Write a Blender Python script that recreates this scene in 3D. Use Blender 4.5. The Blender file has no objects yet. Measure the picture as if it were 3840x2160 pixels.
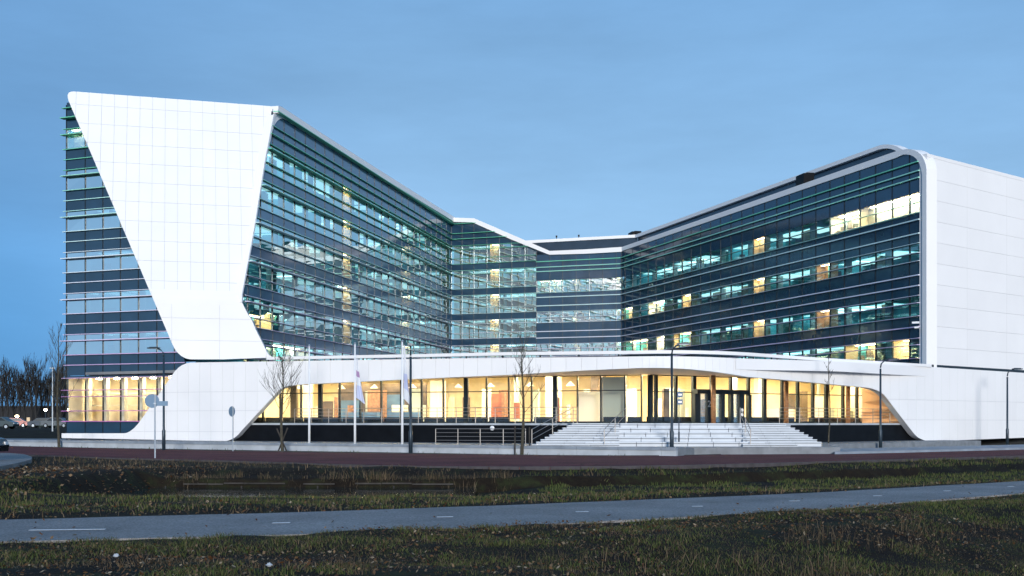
import bpy, math, random
import numpy as np
from mathutils import Vector as V, Matrix
random.seed(7); rng = np.random.default_rng(7)
sc = bpy.context.scene; COL = sc.collection
# ------------------------------------------------------------------ camera, sky, sun, exposure
F, HX, HY, EYE = 1200.0, 512.0, 422.6, 1.7        # focal length and principal point in 1024-wide pixels, eye height
cam = bpy.data.cameras.new('camera'); camo = bpy.data.objects.new('camera', cam); COL.objects.link(camo)
camo.location = (0, 0, EYE); camo.rotation_euler = (math.pi/2, 0, 0)
cam.sensor_width = 36; cam.lens = 36*F/1024; cam.shift_y = (HY-288)/1024; cam.clip_start = .5; cam.clip_end = 6000
sc.camera = camo
SUN_EL, SUN_AZ = math.radians(9), math.radians(176)   # azimuth measured from +Y towards +X
wd = bpy.data.worlds.new('World'); sc.world = wd; wd.use_nodes = True
nt = wd.node_tree; nt.nodes.clear()
sky = nt.nodes.new('ShaderNodeTexSky'); sky.sky_type = 'NISHITA'; sky.sun_disc = False
sky.sun_elevation = SUN_EL; sky.sun_rotation = SUN_AZ; sky.air_density = 1.3; sky.dust_density = .6; sky.ozone_density = 2.2
# thin even cloud veil: the clear Nishita sky shows through a blue-grey dusk haze that pales towards the horizon
hs = nt.nodes.new('ShaderNodeMixRGB'); hs.inputs[0].default_value = .94
tc = nt.nodes.new('ShaderNodeTexCoord'); mp = nt.nodes.new('ShaderNodeMapping'); mp.inputs['Scale'].default_value = (1.2, 1.2, 5)
nz = nt.nodes.new('ShaderNodeTexNoise'); nz.inputs['Scale'].default_value = 1.6; nz.inputs['Detail'].default_value = 9; nz.inputs['Roughness'].default_value = .62
cr = nt.nodes.new('ShaderNodeMapRange'); cr.inputs[1].default_value = .35; cr.inputs[2].default_value = .75; cr.inputs[3].default_value = .87; cr.inputs[4].default_value = 1.10
m2 = nt.nodes.new('ShaderNodeMixRGB'); m2.blend_type = 'MULTIPLY'; m2.inputs[0].default_value = 1
bg = nt.nodes.new('ShaderNodeBackground'); bg.inputs[1].default_value = .136; wo = nt.nodes.new('ShaderNodeOutputWorld')
L = nt.links.new
sep = nt.nodes.new('ShaderNodeSeparateXYZ'); er = nt.nodes.new('ShaderNodeMapRange'); er.inputs[1].default_value = 0; er.inputs[2].default_value = .42
vr = nt.nodes.new('ShaderNodeValToRGB'); ve = vr.color_ramp.elements; ve[0].position = 0; ve[0].color = (1.40, 2.5, 3.9, 1); ve[1].position = 1; ve[1].color = (.62, 1.45, 2.75, 1); vx = ve.new(.30); vx.color = (1.34, 2.45, 3.9, 1)
L(tc.outputs['Generated'], sep.inputs[0]); L(sep.outputs[2], er.inputs[0]); L(er.outputs[0], vr.inputs[0]); L(vr.outputs[0], hs.inputs[2])
L(sky.outputs[0], hs.inputs[1]); L(tc.outputs['Generated'], mp.inputs[0]); L(mp.outputs[0], nz.inputs[0]); L(nz.outputs[0], cr.inputs[0])
L(hs.outputs[0], m2.inputs[1]); L(cr.outputs[0], m2.inputs[2]); xr_ = nt.nodes.new('ShaderNodeMapRange'); xr_.interpolation_type = 'SMOOTHSTEP'; xr_.inputs[1].default_value = -.55; xr_.inputs[2].default_value = .12; xr_.inputs[3].default_value = .95; xr_.inputs[4].default_value = 1.05
m3 = nt.nodes.new('ShaderNodeMixRGB'); m3.blend_type = 'MULTIPLY'; m3.inputs[0].default_value = 1; L(sep.outputs[0], xr_.inputs[0]); L(m2.outputs[0], m3.inputs[1]); L(xr_.outputs[0], m3.inputs[2]); # a darker blue bank of cloud low in the sky at the left
def mrange(src, a, b, c, e):
    n_ = nt.nodes.new('ShaderNodeMapRange'); n_.interpolation_type = 'SMOOTHSTEP'
    for i_, v_ in enumerate((a, b, c, e)): n_.inputs[i_+1].default_value = v_
    L(src, n_.inputs[0]); return n_.outputs[0]
def mul(a, b): n_ = nt.nodes.new('ShaderNodeMath'); n_.operation = 'MULTIPLY'; L(a, n_.inputs[0]); L(b, n_.inputs[1]); return n_.outputs[0]
msk = mul(mul(mrange(sep.outputs[0], -.08, -.40, 0, 1), mrange(sep.outputs[2], .02, .36, 1, .22)), mrange(sep.outputs[1], -.3, .3, 0, 1))
m4 = nt.nodes.new('ShaderNodeMixRGB'); m4.blend_type = 'MULTIPLY'; m4.inputs[2].default_value = (.34, .63, .86, 1); L(msk, m4.inputs[0]); L(m3.outputs[0], m4.inputs[1]); L(m4.outputs[0], bg.inputs[0]); L(bg.outputs[0], wo.inputs[0])
sl = bpy.data.lights.new('sun', 'SUN'); sl.energy = 1.88; sl.angle = math.radians(10); sl.color = (1, .95, .90)
so = bpy.data.objects.new('sun', sl); COL.objects.link(so)
sdir = V((math.sin(SUN_AZ)*math.cos(SUN_EL), math.cos(SUN_AZ)*math.cos(SUN_EL), math.sin(SUN_EL)))
so.rotation_euler = sdir.to_track_quat('Z', 'Y').to_euler()
vs = sc.view_settings; vs.view_transform = 'Standard'; vs.look = 'None'; vs.gamma = 1; vs.use_curve_mapping = False; vs.exposure = .75
cy = sc.cycles; cy.max_bounces = 7; cy.diffuse_bounces = 3; cy.glossy_bounces = 2; cy.transmission_bounces = 4; cy.transparent_max_bounces = 12
cy.use_denoising = True; cy.sample_clamp_indirect = 6; cy.caustics_reflective = False; cy.caustics_refractive = False

# ------------------------------------------------------------------ helpers
K = 2.515625
def d(x, y): return (x/K, y/K)
def X_at(px, Y): return (px-HX)/F*Y
def ground_pt(px, Y): return (X_at(px, Y), Y)
def newobj(name, data, parent=None, kind=None, label=None, cat=None, group=None):
    o = bpy.data.objects.new(name, data); COL.objects.link(o)
    if parent: o.parent = parent
    if kind: o['kind'] = kind
    if label: o['label'] = label
    if cat: o['category'] = cat
    if group: o['group'] = group
    return o
def thing(name, label, cat, loc=(0, 0, 0), group=None):
    o = newobj(name, None, None, None, label, cat, group); o.location = loc; return o
class MB:
    def __init__(s): s.v = []; s.f = []; s.m = []
    def add(s, vs_, fs, mi=0):
        b = len(s.v); s.v += [tuple(p) for p in vs_]; s.f += [tuple(i+b for i in f) for f in fs]; s.m += [mi]*len(fs); return s
    def quad(s, a, b, c, e, mi=0): return s.add([a, b, c, e], [(0, 1, 2, 3)], mi)
    def box(s, c, sz, rz=0, mi=0):
        hx, hy, hz = sz[0]/2, sz[1]/2, sz[2]/2; R = Matrix.Rotation(rz, 3, 'Z')
        p = [V(c)+R@V((x*hx, y*hy, z*hz)) for z in (-1, 1) for y in (-1, 1) for x in (-1, 1)]
        return s.add(p, [(0, 2, 3, 1), (4, 5, 7, 6), (0, 1, 5, 4), (2, 6, 7, 3), (0, 4, 6, 2), (1, 3, 7, 5)], mi)
    def prism(s, poly, ext, mi=0):
        n = len(poly); poly = [V(p) for p in poly]; e = V(ext)
        vs_ = poly+[p+e for p in poly]
        return s.add(vs_, [tuple(range(n)), tuple(range(2*n-1, n-1, -1))]+[(i, i+n, (i+1) % n+n, (i+1) % n) for i in range(n)], mi)
    def tube(s, pts, rad, n=6, mi=0, cap=True):
        pts = [V(p) for p in pts]; rad = rad if isinstance(rad, (list, tuple)) else [rad]*len(pts)
        rings = []
        for i, p in enumerate(pts):
            t = (pts[min(i+1, len(pts)-1)]-pts[max(i-1, 0)]).normalized()
            a = t.orthogonal().normalized() if abs(t.z) < .95 else V((1, 0, 0)); a = (a-t*a.dot(t)).normalized(); b = t.cross(a)
            rings.append([p+(a*math.cos(2*math.pi*k/n)+b*math.sin(2*math.pi*k/n))*rad[i] for k in range(n)])
        base = [q for r in rings for q in r]; fs = []
        for i in range(len(pts)-1):
            for k in range(n): fs.append((i*n+k, i*n+(k+1) % n, (i+1)*n+(k+1) % n, (i+1)*n+k))
        if cap: fs += [tuple(range(n-1, -1, -1)), tuple(range((len(pts)-1)*n, len(pts)*n))]
        return s.add(base, fs, mi)
    def lathe(s, c, prof, n=14, mi=0, ax=None):
        c = V(c); M_ = V((0, 0, 1)).rotation_difference(V(ax)).to_matrix() if ax else Matrix.Identity(3)
        vs_ = [c+M_@V((r*math.cos(2*math.pi*k/n), r*math.sin(2*math.pi*k/n), z)) for r, z in prof for k in range(n)]; fs = []
        for i in range(len(prof)-1):
            for k in range(n): fs.append((i*n+k, i*n+(k+1) % n, (i+1)*n+(k+1) % n, (i+1)*n+k))
        fs += [tuple(range(n-1, -1, -1)), tuple(range((len(prof)-1)*n, len(prof)*n))]
        return s.add(vs_, fs, mi)
    def mesh(s, name, mats, smooth=False):
        me = bpy.data.meshes.new(name); me.from_pydata(s.v, [], s.f)
        mats = mats if isinstance(mats, (list, tuple)) else [mats]
        for m in mats: me.materials.append(m)
        if len(mats) > 1: me.polygons.foreach_set('material_index', s.m)
        if smooth: me.polygons.foreach_set('use_smooth', [True]*len(me.polygons))
        me.update(); return me
    def build(s, name, mats, parent=None, smooth=False, **kw): return newobj(name, s.mesh(name, mats, smooth), parent, **kw)
def np_mesh(name, verts, faces, mat):
    me = bpy.data.meshes.new(name); nv, nf, k = len(verts), len(faces), faces.shape[1]
    me.vertices.add(nv); me.vertices.foreach_set('co', verts.astype(np.float32).ravel())
    me.loops.add(nf*k); me.loops.foreach_set('vertex_index', faces.astype(np.int32).ravel())
    me.polygons.add(nf); me.polygons.foreach_set('loop_start', np.arange(nf, dtype=np.int32)*k)
    me.update(calc_edges=True); me.materials.append(mat); return me
# ------------------------------------------------------------------ materials
MATS = {}
def mat(name, col=(.5, .5, .5), rough=.6, metal=0, spec=.5, noise=None, bump=None, emit=None, estr=0, coords='Object'):
    """noise=(scale, amount): colour varies by that amount; bump=(scale, strength)"""
    m = bpy.data.materials.new(name); m.use_nodes = True; n = m.node_tree; b = n.nodes['Principled BSDF']
    b.inputs['Roughness'].default_value = rough; b.inputs['Metallic'].default_value = metal; b.inputs['Specular IOR Level'].default_value = spec
    b.inputs['Base Color'].default_value = (*col, 1)
    if emit: b.inputs['Emission Color'].default_value = (*emit, 1); b.inputs['Emission Strength'].default_value = estr
    if noise or bump: g = n.nodes.new('ShaderNodeNewGeometry')
    if noise:
        t = n.nodes.new('ShaderNodeTexNoise'); t.inputs['Scale'].default_value = noise[0]; t.inputs['Detail'].default_value = 6
        n.links.new(g.outputs['Position'], t.inputs[0])
        r = n.nodes.new('ShaderNodeValToRGB'); a = noise[1]
        r.color_ramp.elements[0].position = .3; r.color_ramp.elements[1].position = .7
        c2 = noise[2] if len(noise) > 2 else tuple(c*(1+a) for c in col); c1 = tuple(c*(1-a) for c in col)
        r.color_ramp.elements[0].color = (*c1, 1); r.color_ramp.elements[1].color = (*c2, 1)
        n.links.new(t.outputs[0], r.inputs[0]); n.links.new(r.outputs[0], b.inputs['Base Color'])
    if bump:
        t2 = n.nodes.new('ShaderNodeTexNoise'); t2.inputs['Scale'].default_value = bump[0]; t2.inputs['Detail'].default_value = 5
        n.links.new(g.outputs['Position'], t2.inputs[0]); bp = n.nodes.new('ShaderNodeBump'); bp.inputs['Strength'].default_value = bump[1]
        bp.inputs['Distance'].default_value = .05; n.links.new(t2.outputs[0], bp.inputs['Height']); n.links.new(bp.outputs[0], b.inputs['Normal'])
    MATS[name] = m; return m
def glass(name, tint, refl, base, rcol=(.85, .95, 1)):
    m = bpy.data.materials.new(name); m.use_nodes = True; n = m.node_tree; n.nodes.clear()
    o = n.nodes.new('ShaderNodeOutputMaterial'); mx = n.nodes.new('ShaderNodeMixShader')
    tr = n.nodes.new('ShaderNodeBsdfTransparent'); tr.inputs[0].default_value = (*tint, 1)
    gl = n.nodes.new('ShaderNodeBsdfGlossy'); gl.inputs['Roughness'].default_value = .015; gl.inputs[0].default_value = (*rcol, 1)
    fr = n.nodes.new('ShaderNodeLayerWeight'); fr.inputs[0].default_value = .35
    mr = n.nodes.new('ShaderNodeMapRange'); mr.inputs[3].default_value = base; mr.inputs[4].default_value = refl
    g = n.nodes.new('ShaderNodeNewGeometry'); t = n.nodes.new('ShaderNodeTexNoise'); t.inputs['Scale'].default_value = .55; t.inputs['Detail'].default_value = 1
    bp = n.nodes.new('ShaderNodeBump'); bp.inputs['Strength'].default_value = .018; bp.inputs['Distance'].default_value = .12
    n.links.new(g.outputs['Position'], t.inputs[0]); n.links.new(t.outputs[0], bp.inputs['Height']); n.links.new(bp.outputs[0], gl.inputs['Normal'])
    n.links.new(fr.outputs['Fresnel'], mr.inputs[0]); n.links.new(mr.outputs[0], mx.inputs[0])
    n.links.new(tr.outputs[0], mx.inputs[1]); n.links.new(gl.outputs[0], mx.inputs[2]); n.links.new(mx.outputs[0], o.inputs[0]); return m
def island(name, cols, rough=.8, spec=.2):
    m = bpy.data.materials.new(name); m.use_nodes = True; n = m.node_tree; b = n.nodes['Principled BSDF']
    b.inputs['Roughness'].default_value = rough; b.inputs['Specular IOR Level'].default_value = spec
    g = n.nodes.new('ShaderNodeNewGeometry'); r = n.nodes.new('ShaderNodeValToRGB')
    while len(r.color_ramp.elements) < len(cols): r.color_ramp.elements.new(.5)
    for i, c in enumerate(cols): r.color_ramp.elements[i].position = i/(len(cols)-1); r.color_ramp.elements[i].color = (*c, 1)
    n.links.new(g.outputs['Random Per Island'], r.inputs[0]); n.links.new(r.outputs[0], b.inputs['Base Color']); return m
WHITE = mat('white_cladding', (.85, .85, .85), .75, spec=.25, noise=(.35, .02))
def panel_tone(m):      # each panel a touch lighter or darker than the next
    n = m.node_tree; b = n.nodes['Principled BSDF']; l = b.inputs['Base Color'].links[0]; src = l.from_socket
    oi = n.nodes.new('ShaderNodeObjectInfo'); mr = n.nodes.new('ShaderNodeMapRange'); mr.inputs[3].default_value = .972; mr.inputs[4].default_value = 1.0
    mx = n.nodes.new('ShaderNodeMixRGB'); mx.blend_type = 'MULTIPLY'; mx.inputs[0].default_value = 1
    n.links.new(oi.outputs['Random'], mr.inputs[0]); n.links.new(src, mx.inputs[1]); n.links.new(mr.outputs[0], mx.inputs[2]); n.links.new(mx.outputs[0], b.inputs['Base Color'])
panel_tone(WHITE)
SHELL = mat('cladding_shell', (.56, .58, .61), .5)
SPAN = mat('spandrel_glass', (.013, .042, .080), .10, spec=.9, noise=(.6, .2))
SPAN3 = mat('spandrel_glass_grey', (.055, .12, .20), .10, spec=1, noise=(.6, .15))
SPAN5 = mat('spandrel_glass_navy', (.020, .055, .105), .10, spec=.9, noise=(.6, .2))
MULL = mat('mullion_metal', (.012, .022, .03), .35, .3)
GL3 = glass('teal_glass', (.70, .98, .98), .97, .62, (.86, 1, 1))
GL6 = glass('blue_green_glass', (.78, 1.0, 1.0), .95, .27, (.80, .98, 1))
GLF = glass('sky_glass', (.45, .75, .85), .97, .84, (.92, .99, 1))
GLL = glass('lobby_glass', (.93, .95, .93), .6, .07, (.95, .98, 1))
CEIL = mat('ceiling', (.28, .68, .72), .8, noise=(.8, .12))
ROOMW = mat('room_wall', (.10, .48, .56), .8, noise=(.5, .6))
ROOMF = mat('room_floor', (.10, .13, .14), .7)
LAMP = mat('office_lamp', (1, 1, 1), emit=(.66, .98, 1), estr=.85)
ROOM_LIT = mat('lit_room', (.85, .64, .40), .8, noise=(.9, .22))
RLAMP = mat('room_lamp_warm', (1, 1, 1), emit=(1, .80, .52), estr=16)
WLAMP = mat('room_lamp_bright', (1, 1, 1), emit=(1, .90, .72), estr=34)
ROOM_WHITE = mat('bright_room', (.88, .74, .55), .8, noise=(.9, .15))
ROOM_WOOD = mat('wood_ceiling_room', (.35, .19, .09), .6, noise=(1.2, .5), emit=(1, .62, .32), estr=.06)  # faint warm emission puts room light into the wood, no lamp
ROOF = mat('roof_membrane', (.2, .21, .22), .9, noise=(1, .1))
DARKW = mat('dark_setback_wall', (.022, .038, .062), .25, spec=.8, noise=(.7, .2))
BLACK = mat('black_plinth', (.005, .006, .008), .5, spec=.12, noise=(1.5, .3))
CREAM = mat('lobby_wall', (.84, .72, .47), .7, noise=(.8, .16))
CREAM2 = mat('lobby_ceiling', (.84, .77, .58), .8, noise=(1.5, .08))
LFLOOR = mat('lobby_floor', (.45, .36, .25), .35)
DLIGHT = mat('downlight', (1, 1, 1), emit=(1, .85, .55), estr=42)
HLAMP = mat('hall_lamp', (1, 1, 1), emit=(1, .84, .56), estr=48)
WOODC = mat('timber_column', (.30, .15, .07), .5, noise=(6, .35))
REDD = mat('red_door', (.34, .11, .05), .5, noise=(2, .25))
PINK = mat('soffit_panel', (.62, .50, .46), .6, noise=(.8, .05))  # pink base colour stands in for warm lobby glow on the soffit
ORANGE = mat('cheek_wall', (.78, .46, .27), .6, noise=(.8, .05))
STEEL = mat('brushed_steel', (.26, .25, .24), .45, .6)
STONE = mat('pale_stone', (.56, .60, .64), .6, noise=(1.4, .08), bump=(14, .1))
CONC = mat('concrete', (.42, .46, .50), .8, noise=(1.1, .16), bump=(12, .15))
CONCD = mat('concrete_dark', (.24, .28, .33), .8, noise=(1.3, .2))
PLAZA = mat('plaza_paving', (.20, .22, .24), .7, noise=(2, .2))
POST = mat('lamp_post_paint', (.03, .05, .07), .4, .3)
GREYP = mat('galvanised', (.42, .48, .54), .4, .6)
WPAINT = mat('white_paint', (.82, .84, .86), .4)
BARK = mat('bark', (.055, .05, .035), .9, noise=(8, .4))
BARKD = mat('bark_far', (.022, .022, .022), .9)
TIMBER = mat('grey_timber', (.034, .03, .026), .8, noise=(2.2, .75))
ASPH = mat('asphalt', (.25, .24, .235), .8, spec=.15, noise=(28, .42), bump=(50, .25))
def wear(m, scale, lo, hi):
    n = m.node_tree; b = n.nodes['Principled BSDF']; src = b.inputs['Base Color'].links[0].from_socket; g = n.nodes.new('ShaderNodeNewGeometry'); t = n.nodes.new('ShaderNodeTexNoise')
    t.inputs['Scale'].default_value = scale; t.inputs['Detail'].default_value = 4; mr = n.nodes.new('ShaderNodeMapRange'); mr.inputs[1].default_value = .32; mr.inputs[2].default_value = .68; mr.inputs[3].default_value = lo; mr.inputs[4].default_value = hi
    mx = n.nodes.new('ShaderNodeMixRGB'); mx.blend_type = 'MULTIPLY'; mx.inputs[0].default_value = 1
    n.links.new(g.outputs['Position'], t.inputs[0]); n.links.new(t.outputs[0], mr.inputs[0]); n.links.new(src, mx.inputs[1]); n.links.new(mr.outputs[0], mx.inputs[2]); n.links.new(mx.outputs[0], b.inputs['Base Color'])
wear(ASPH, .5, .78, 1.16)
PMARK = mat('road_paint', (.62, .66, .70), .6, noise=(30, .15))
WATER = mat('ditch_water', (.012, .03, .03), .06, spec=.6, bump=(2.5, .12))
KERB = mat('kerb_stone', (.07, .065, .07), .9, spec=.1, noise=(4, .2))
FENCE = mat('green_fence', (.03, .06, .05), .6)
BRICKD = mat('dark_brick_house', (.02, .02, .022), .9, noise=(.8, .3))
SIGNB = mat('sign_back', (.17, .27, .38), .6)
SIGNBL = mat('sign_blue', (.03, .10, .22), .5)
# red brick street: small bricks are below the picture's resolution, so the material carries them
def street_mat():
    m = mat('red_brick_paving', (.075, .045, .055), .9, spec=.06); n = m.node_tree; b = n.nodes['Principled BSDF']
    g = n.nodes.new('ShaderNodeNewGeometry'); br = n.nodes.new('ShaderNodeTexBrick')
    br.inputs['Scale'].default_value = 5; br.inputs['Color1'].default_value = (.19, .058, .058, 1); br.inputs['Color2'].default_value = (.12, .042, .046, 1); br.inputs['Mortar'].default_value = (.035, .032, .038, 1)
    t = n.nodes.new('ShaderNodeTexNoise'); t.inputs['Scale'].default_value = .35; t.inputs['Detail'].default_value = 6
    mx = n.nodes.new('ShaderNodeMixRGB'); mx.blend_type = 'MULTIPLY'; mx.inputs[0].default_value = .8
    r = n.nodes.new('ShaderNodeMapRange'); r.inputs[1].default_value = .3; r.inputs[2].default_value = .7; r.inputs[3].default_value = .65; r.inputs[4].default_value = 1.25
    n.links.new(g.outputs['Position'], br.inputs[0]); n.links.new(g.outputs['Position'], t.inputs[0]); n.links.new(t.outputs[0], r.inputs[0])
    n.links.new(br.outputs[0], mx.inputs[1]); n.links.new(r.outputs[0], mx.inputs[2]); n.links.new(mx.outputs[0], b.inputs['Base Color']); return m
STREET = street_mat()
def soil_mat():
    m = mat('soil_and_turf', (.02, .02, .012), .95, spec=.1, bump=(5, .9)); n = m.node_tree; b = n.nodes['Principled BSDF']
    g = n.nodes.new('ShaderNodeNewGeometry')
    t = n.nodes.new('ShaderNodeTexNoise'); t.inputs['Scale'].default_value = .9; t.inputs['Detail'].default_value = 9; t.inputs['Roughness'].default_value = .7
    r = n.nodes.new('ShaderNodeValToRGB'); e = r.color_ramp.elements
    e[0].position = .33; e[0].color = (.012, .009, .007, 1); e[1].position = .68; e[1].color = (.030, .036, .014, 1)
    x = e.new(.5); x.color = (.020, .015, .010, 1)
    n.links.new(g.outputs['Position'], t.inputs[0]); n.links.new(t.outputs[0], r.inputs[0]); n.links.new(r.outputs[0], b.inputs['Base Color']); return m
SOIL = soil_mat()

# ------------------------------------------------------------------ ground
def sstep(a, b, x): t = np.clip((x-a)/(b-a), 0, 1); return t*t*(3-2*t)
FAR_E = [(-25, 26)]
PATH_FAR = np.array([(-30, 14.5), (-16, 18.4), (-8.9, 20.9), (-4.3, 22.5), (0, 24.6), (7, 28.7), (14.8, 34.7), (24, 43), (45, 64)])
PATH_NEAR = np.array([(-30, 10.2), (-16, 13.9), (-7.25, 17.05), (-3.6, 18.0), (0, 19.6), (5.5, 23.0), (12.3, 28.8), (23, 38.5), (47, 60.5)])
DITCH = np.array([(-60, 38), (-12, 38), (-3, 38), (3, 38.5), (8, 40.8), (14.8, 44.8), (25, 53), (40, 66), (90, 108)])
def hash2(x, y, s):
    v = np.sin(x*12.9898*s+y*78.233*s)*43758.5453; return v-np.floor(v)
def vnoise(x, y, s):
    x = x*s; y = y*s; xi = np.floor(x); yi = np.floor(y); fx = x-xi; fy = y-yi; fx = fx*fx*(3-2*fx); fy = fy*fy*(3-2*fy)
    h = lambda a, b: hash2(a, b, 1.0)
    return (h(xi, yi)*(1-fx)+h(xi+1, yi)*fx)*(1-fy)+(h(xi, yi+1)*(1-fx)+h(xi+1, yi+1)*fx)*fy-.5
def height(x, y):
    x = np.asarray(x, float); y = np.asarray(y, float)
    zc = np.interp(x, DITCH[:, 0], DITCH[:, 1]); v = y-zc
    prof = np.where(v < 0, sstep(-10.6, -4.2, v), np.where(v < 4.6, 1, .36*(1-sstep(4.85, 7.2, v))+.64*(1-sstep(4.6, 4.8, v))))
    dep = np.where(x < -2, .85, .85-.28*sstep(-2, 2, x)) * sstep(-13.6, -12.4, x)
    z = -dep*prof
    pn = np.interp(x, PATH_NEAR[:, 0], PATH_NEAR[:, 1]); w = pn-y
    z -= .55*sstep(2.2, 8, w)*sstep(-4, 7, x)
    z += .95*sstep(96, 125, y)*(1-sstep(-34, -20, x)) + .35*sstep(88, 100, y)*sstep(30, 45, x)
    pf = np.interp(x, PATH_FAR[:, 0], PATH_FAR[:, 1]); onpath = ((y < pf+.05) & (y > pn-.05))
    rough = (.10*vnoise(x, y, .45)+.06*vnoise(x+31, y+7, 1.3)+.03*vnoise(x+5, y+77, 3.1))*(1-sstep(46, 62, y)*.95)
    mound = .12*sstep(-9, -13, x)*sstep(24, 28, y)*(1-sstep(38, 44, y))
    return np.where(onpath, -.03, z+rough*np.where(w > -7, 1, .8)+mound-.012)
def axis(*segs):
    out = []
    for a, b, s in segs: out += list(np.arange(a, b, s))
    return np.array(out+[segs[-1][1]])
xs = axis((-1500, -300, 120), (-300, -60, 15), (-60, -26, 1.5), (-26, 32, .3), (32, 60, 1.5), (60, 300, 15), (300, 1500, 120))
ys = axis((-200, 6, 8), (6, 52, .25), (52, 110, 1.4), (110, 300, 12), (300, 3000, 150))
GX, GY = np.meshgrid(xs, ys); gz = height(GX, GY)
vv = np.stack([GX.ravel(), GY.ravel(), gz.ravel()], 1); nx, ny = len(xs), len(ys)
ii = (np.arange(ny-1)[:, None]*nx+np.arange(nx-1)[None]).ravel()
g_me = np_mesh('ground', vv, np.stack([ii, ii+1, ii+nx+1, ii+nx], 1), SOIL)
g_me.polygons.foreach_set('use_smooth', [True]*len(g_me.polygons))
newobj('ground', g_me, kind='structure')
def strip(name, A, B, z, m, kind='structure', thick=.06):
    mb = MB(); n = len(A)
    top = [(p[0], p[1], z) for p in A]+[(p[0], p[1], z) for p in B]
    mb.add(top+[(x, y, z-thick) for x, y, _ in top], [(i, i+1, n+i+1, n+i) for i in range(n-1)]+[(i, 2*n+i, 2*n+i+1, i+1) for i in range(n-1)]+[(n+i, n+i+1, 3*n+i+1, 3*n+i) for i in range(n-1)])
    return mb.build(name, m, kind=kind)
def smooth_line(P, n=60):
    P = np.array(P, float); t = np.linspace(0, 1, n); k = np.linspace(0, 1, len(P)); out = []
    for c in (0, 1):
        v = np.interp(t, k, P[:, c]); v2 = v.copy()
        for _ in range(6): v2[1:-1] = (v2[:-2]+2*v2[1:-1]+v2[2:])/4
        out.append(v2)
    return np.stack(out, 1)
xx = np.linspace(-30, 45, 90)
pf_ = np.stack([xx, np.interp(xx, PATH_FAR[:, 0], PATH_FAR[:, 1])], 1); pn_ = np.stack([xx+.6, np.interp(xx+.6, PATH_NEAR[:, 0], PATH_NEAR[:, 1])], 1)
jit = lambda P: np.stack([P[:, 0], P[:, 1]+rng.normal(0, .03, len(P))], 1)
strip('cycle_path', jit(pf_), jit(pn_), .012, ASPH)
for px0, px1, py in ((31.8, 104, 530.6), (273, 290, 523.7), (437, 453, 517.7), (575.6, 588.5, 512.5), (692, 703, 507), (789, 800, 501.6), (873, 882, 496.4), (943, 951, 491.5), (1007, 1014, 487)):
    Y = EYE*F/(py-HY); x0, x1 = X_at(px0, Y), X_at(px1, Y); sl_ = np.interp((x0+x1)/2+.5, PATH_FAR[:, 0], PATH_FAR[:, 1])-np.interp((x0+x1)/2-.5, PATH_FAR[:, 0], PATH_FAR[:, 1])
    mb = MB(); mb.prism([(x0, Y-sl_*(x1-x0)*.2-.05, .016), (x1, Y+sl_*(x1-x0)*.2-.05, .016), (x1, Y+sl_*(x1-x0)*.2+.05, .016), (x0, Y-sl_*(x1-x0)*.2+.05, .016)], (0, 0, .003))
    mb.build('lane_dash', PMARK, kind='structure')
RF = [ground_pt(p, y) for p, y in ((-260, 118), (-100, 95), (0, 85), (130, 76), (258, 69), (390, 65), (512, 61.5), (640, 59.5), (720, 62), (780, 69), (850, 73), (1024, 79), (1150, 90), (1300, 108))]
RN = [ground_pt(p, y) for p, y in ((-420, 78), (-140, 70), (30, 62), (127, 55), (200, 53), (256, 51), (378, 45.6), (512, 44.6), (650, 45.6), (771, 48.8), (900, 54), (1024, 60), (1180, 68), (1340, 82))]
RFs, RNs = smooth_line(RF), smooth_line(RN)
strip('street', RFs, RNs, .03, STREET, thick=.2)
for nm, P in (('kerb', RFs), ('kerb', RNs)):
    mb = MB()
    for i in range(len(P)-1):
        a, b = V((*P[i], 0)), V((*P[i+1], 0)); t = (b-a).normalized(); nrm = V((-t.y, t.x, 0))*.07
        mb.prism([a-nrm+V((0, 0, -.1)), a+nrm+V((0, 0, -.1)), a+nrm+V((0, 0, .06)), a-nrm+V((0, 0, .06))], (b-a)*.985)
    mb.build('kerb', KERB, kind='structure')
AS2 = [ground_pt(p, y) for p, y in ((-90, 61.5), (8, 61), (24, 58.5), (32, 54), (31, 50), (20, 46.5), (5, 43), (-20, 40), (-110, 38))]
mb = MB(); mb.prism([(x, y, .16) for x, y in AS2], (0, 0, -.3)); mb.build('side_road', ASPH, kind='structure')
mb = MB(); mb.prism([(-12.6, 33, -.60), (-1.2, 33, -.60), (-1.2, 42.75, -.60), (-12.6, 42.6, -.60)], (0, 0, -.03)); mb.build('ditch_water', WATER, kind='structure')
# timber revetment of the ditch
rv = thing('ditch_revetment', 'low weathered timber boarding along the far side of the water ditch', 'revetment', (-7, 42.6, -.6))
for r in range(1, 2):
    x = -12.5
    while x < -1.5:
        w_ = random.uniform(.5, 1.5); mb = MB(); mb.box((x+w_/2+7, .02-.03*r+random.uniform(-.015, .015), .03+r*.09+random.uniform(-.03, .03)), (w_-.03, .05, .05), random.uniform(-.01, .01))
        if random.random() < .5: mb.build('plank', TIMBER, rv)
        x += w_
for x in np.arange(-12.3, -1.5, 2.7):
    mb = MB(); mb.tube([(x+7, -.09, -.3), (x+7, -.0, .05)], .03, 7); mb.build('stake', TIMBER, rv)

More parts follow.
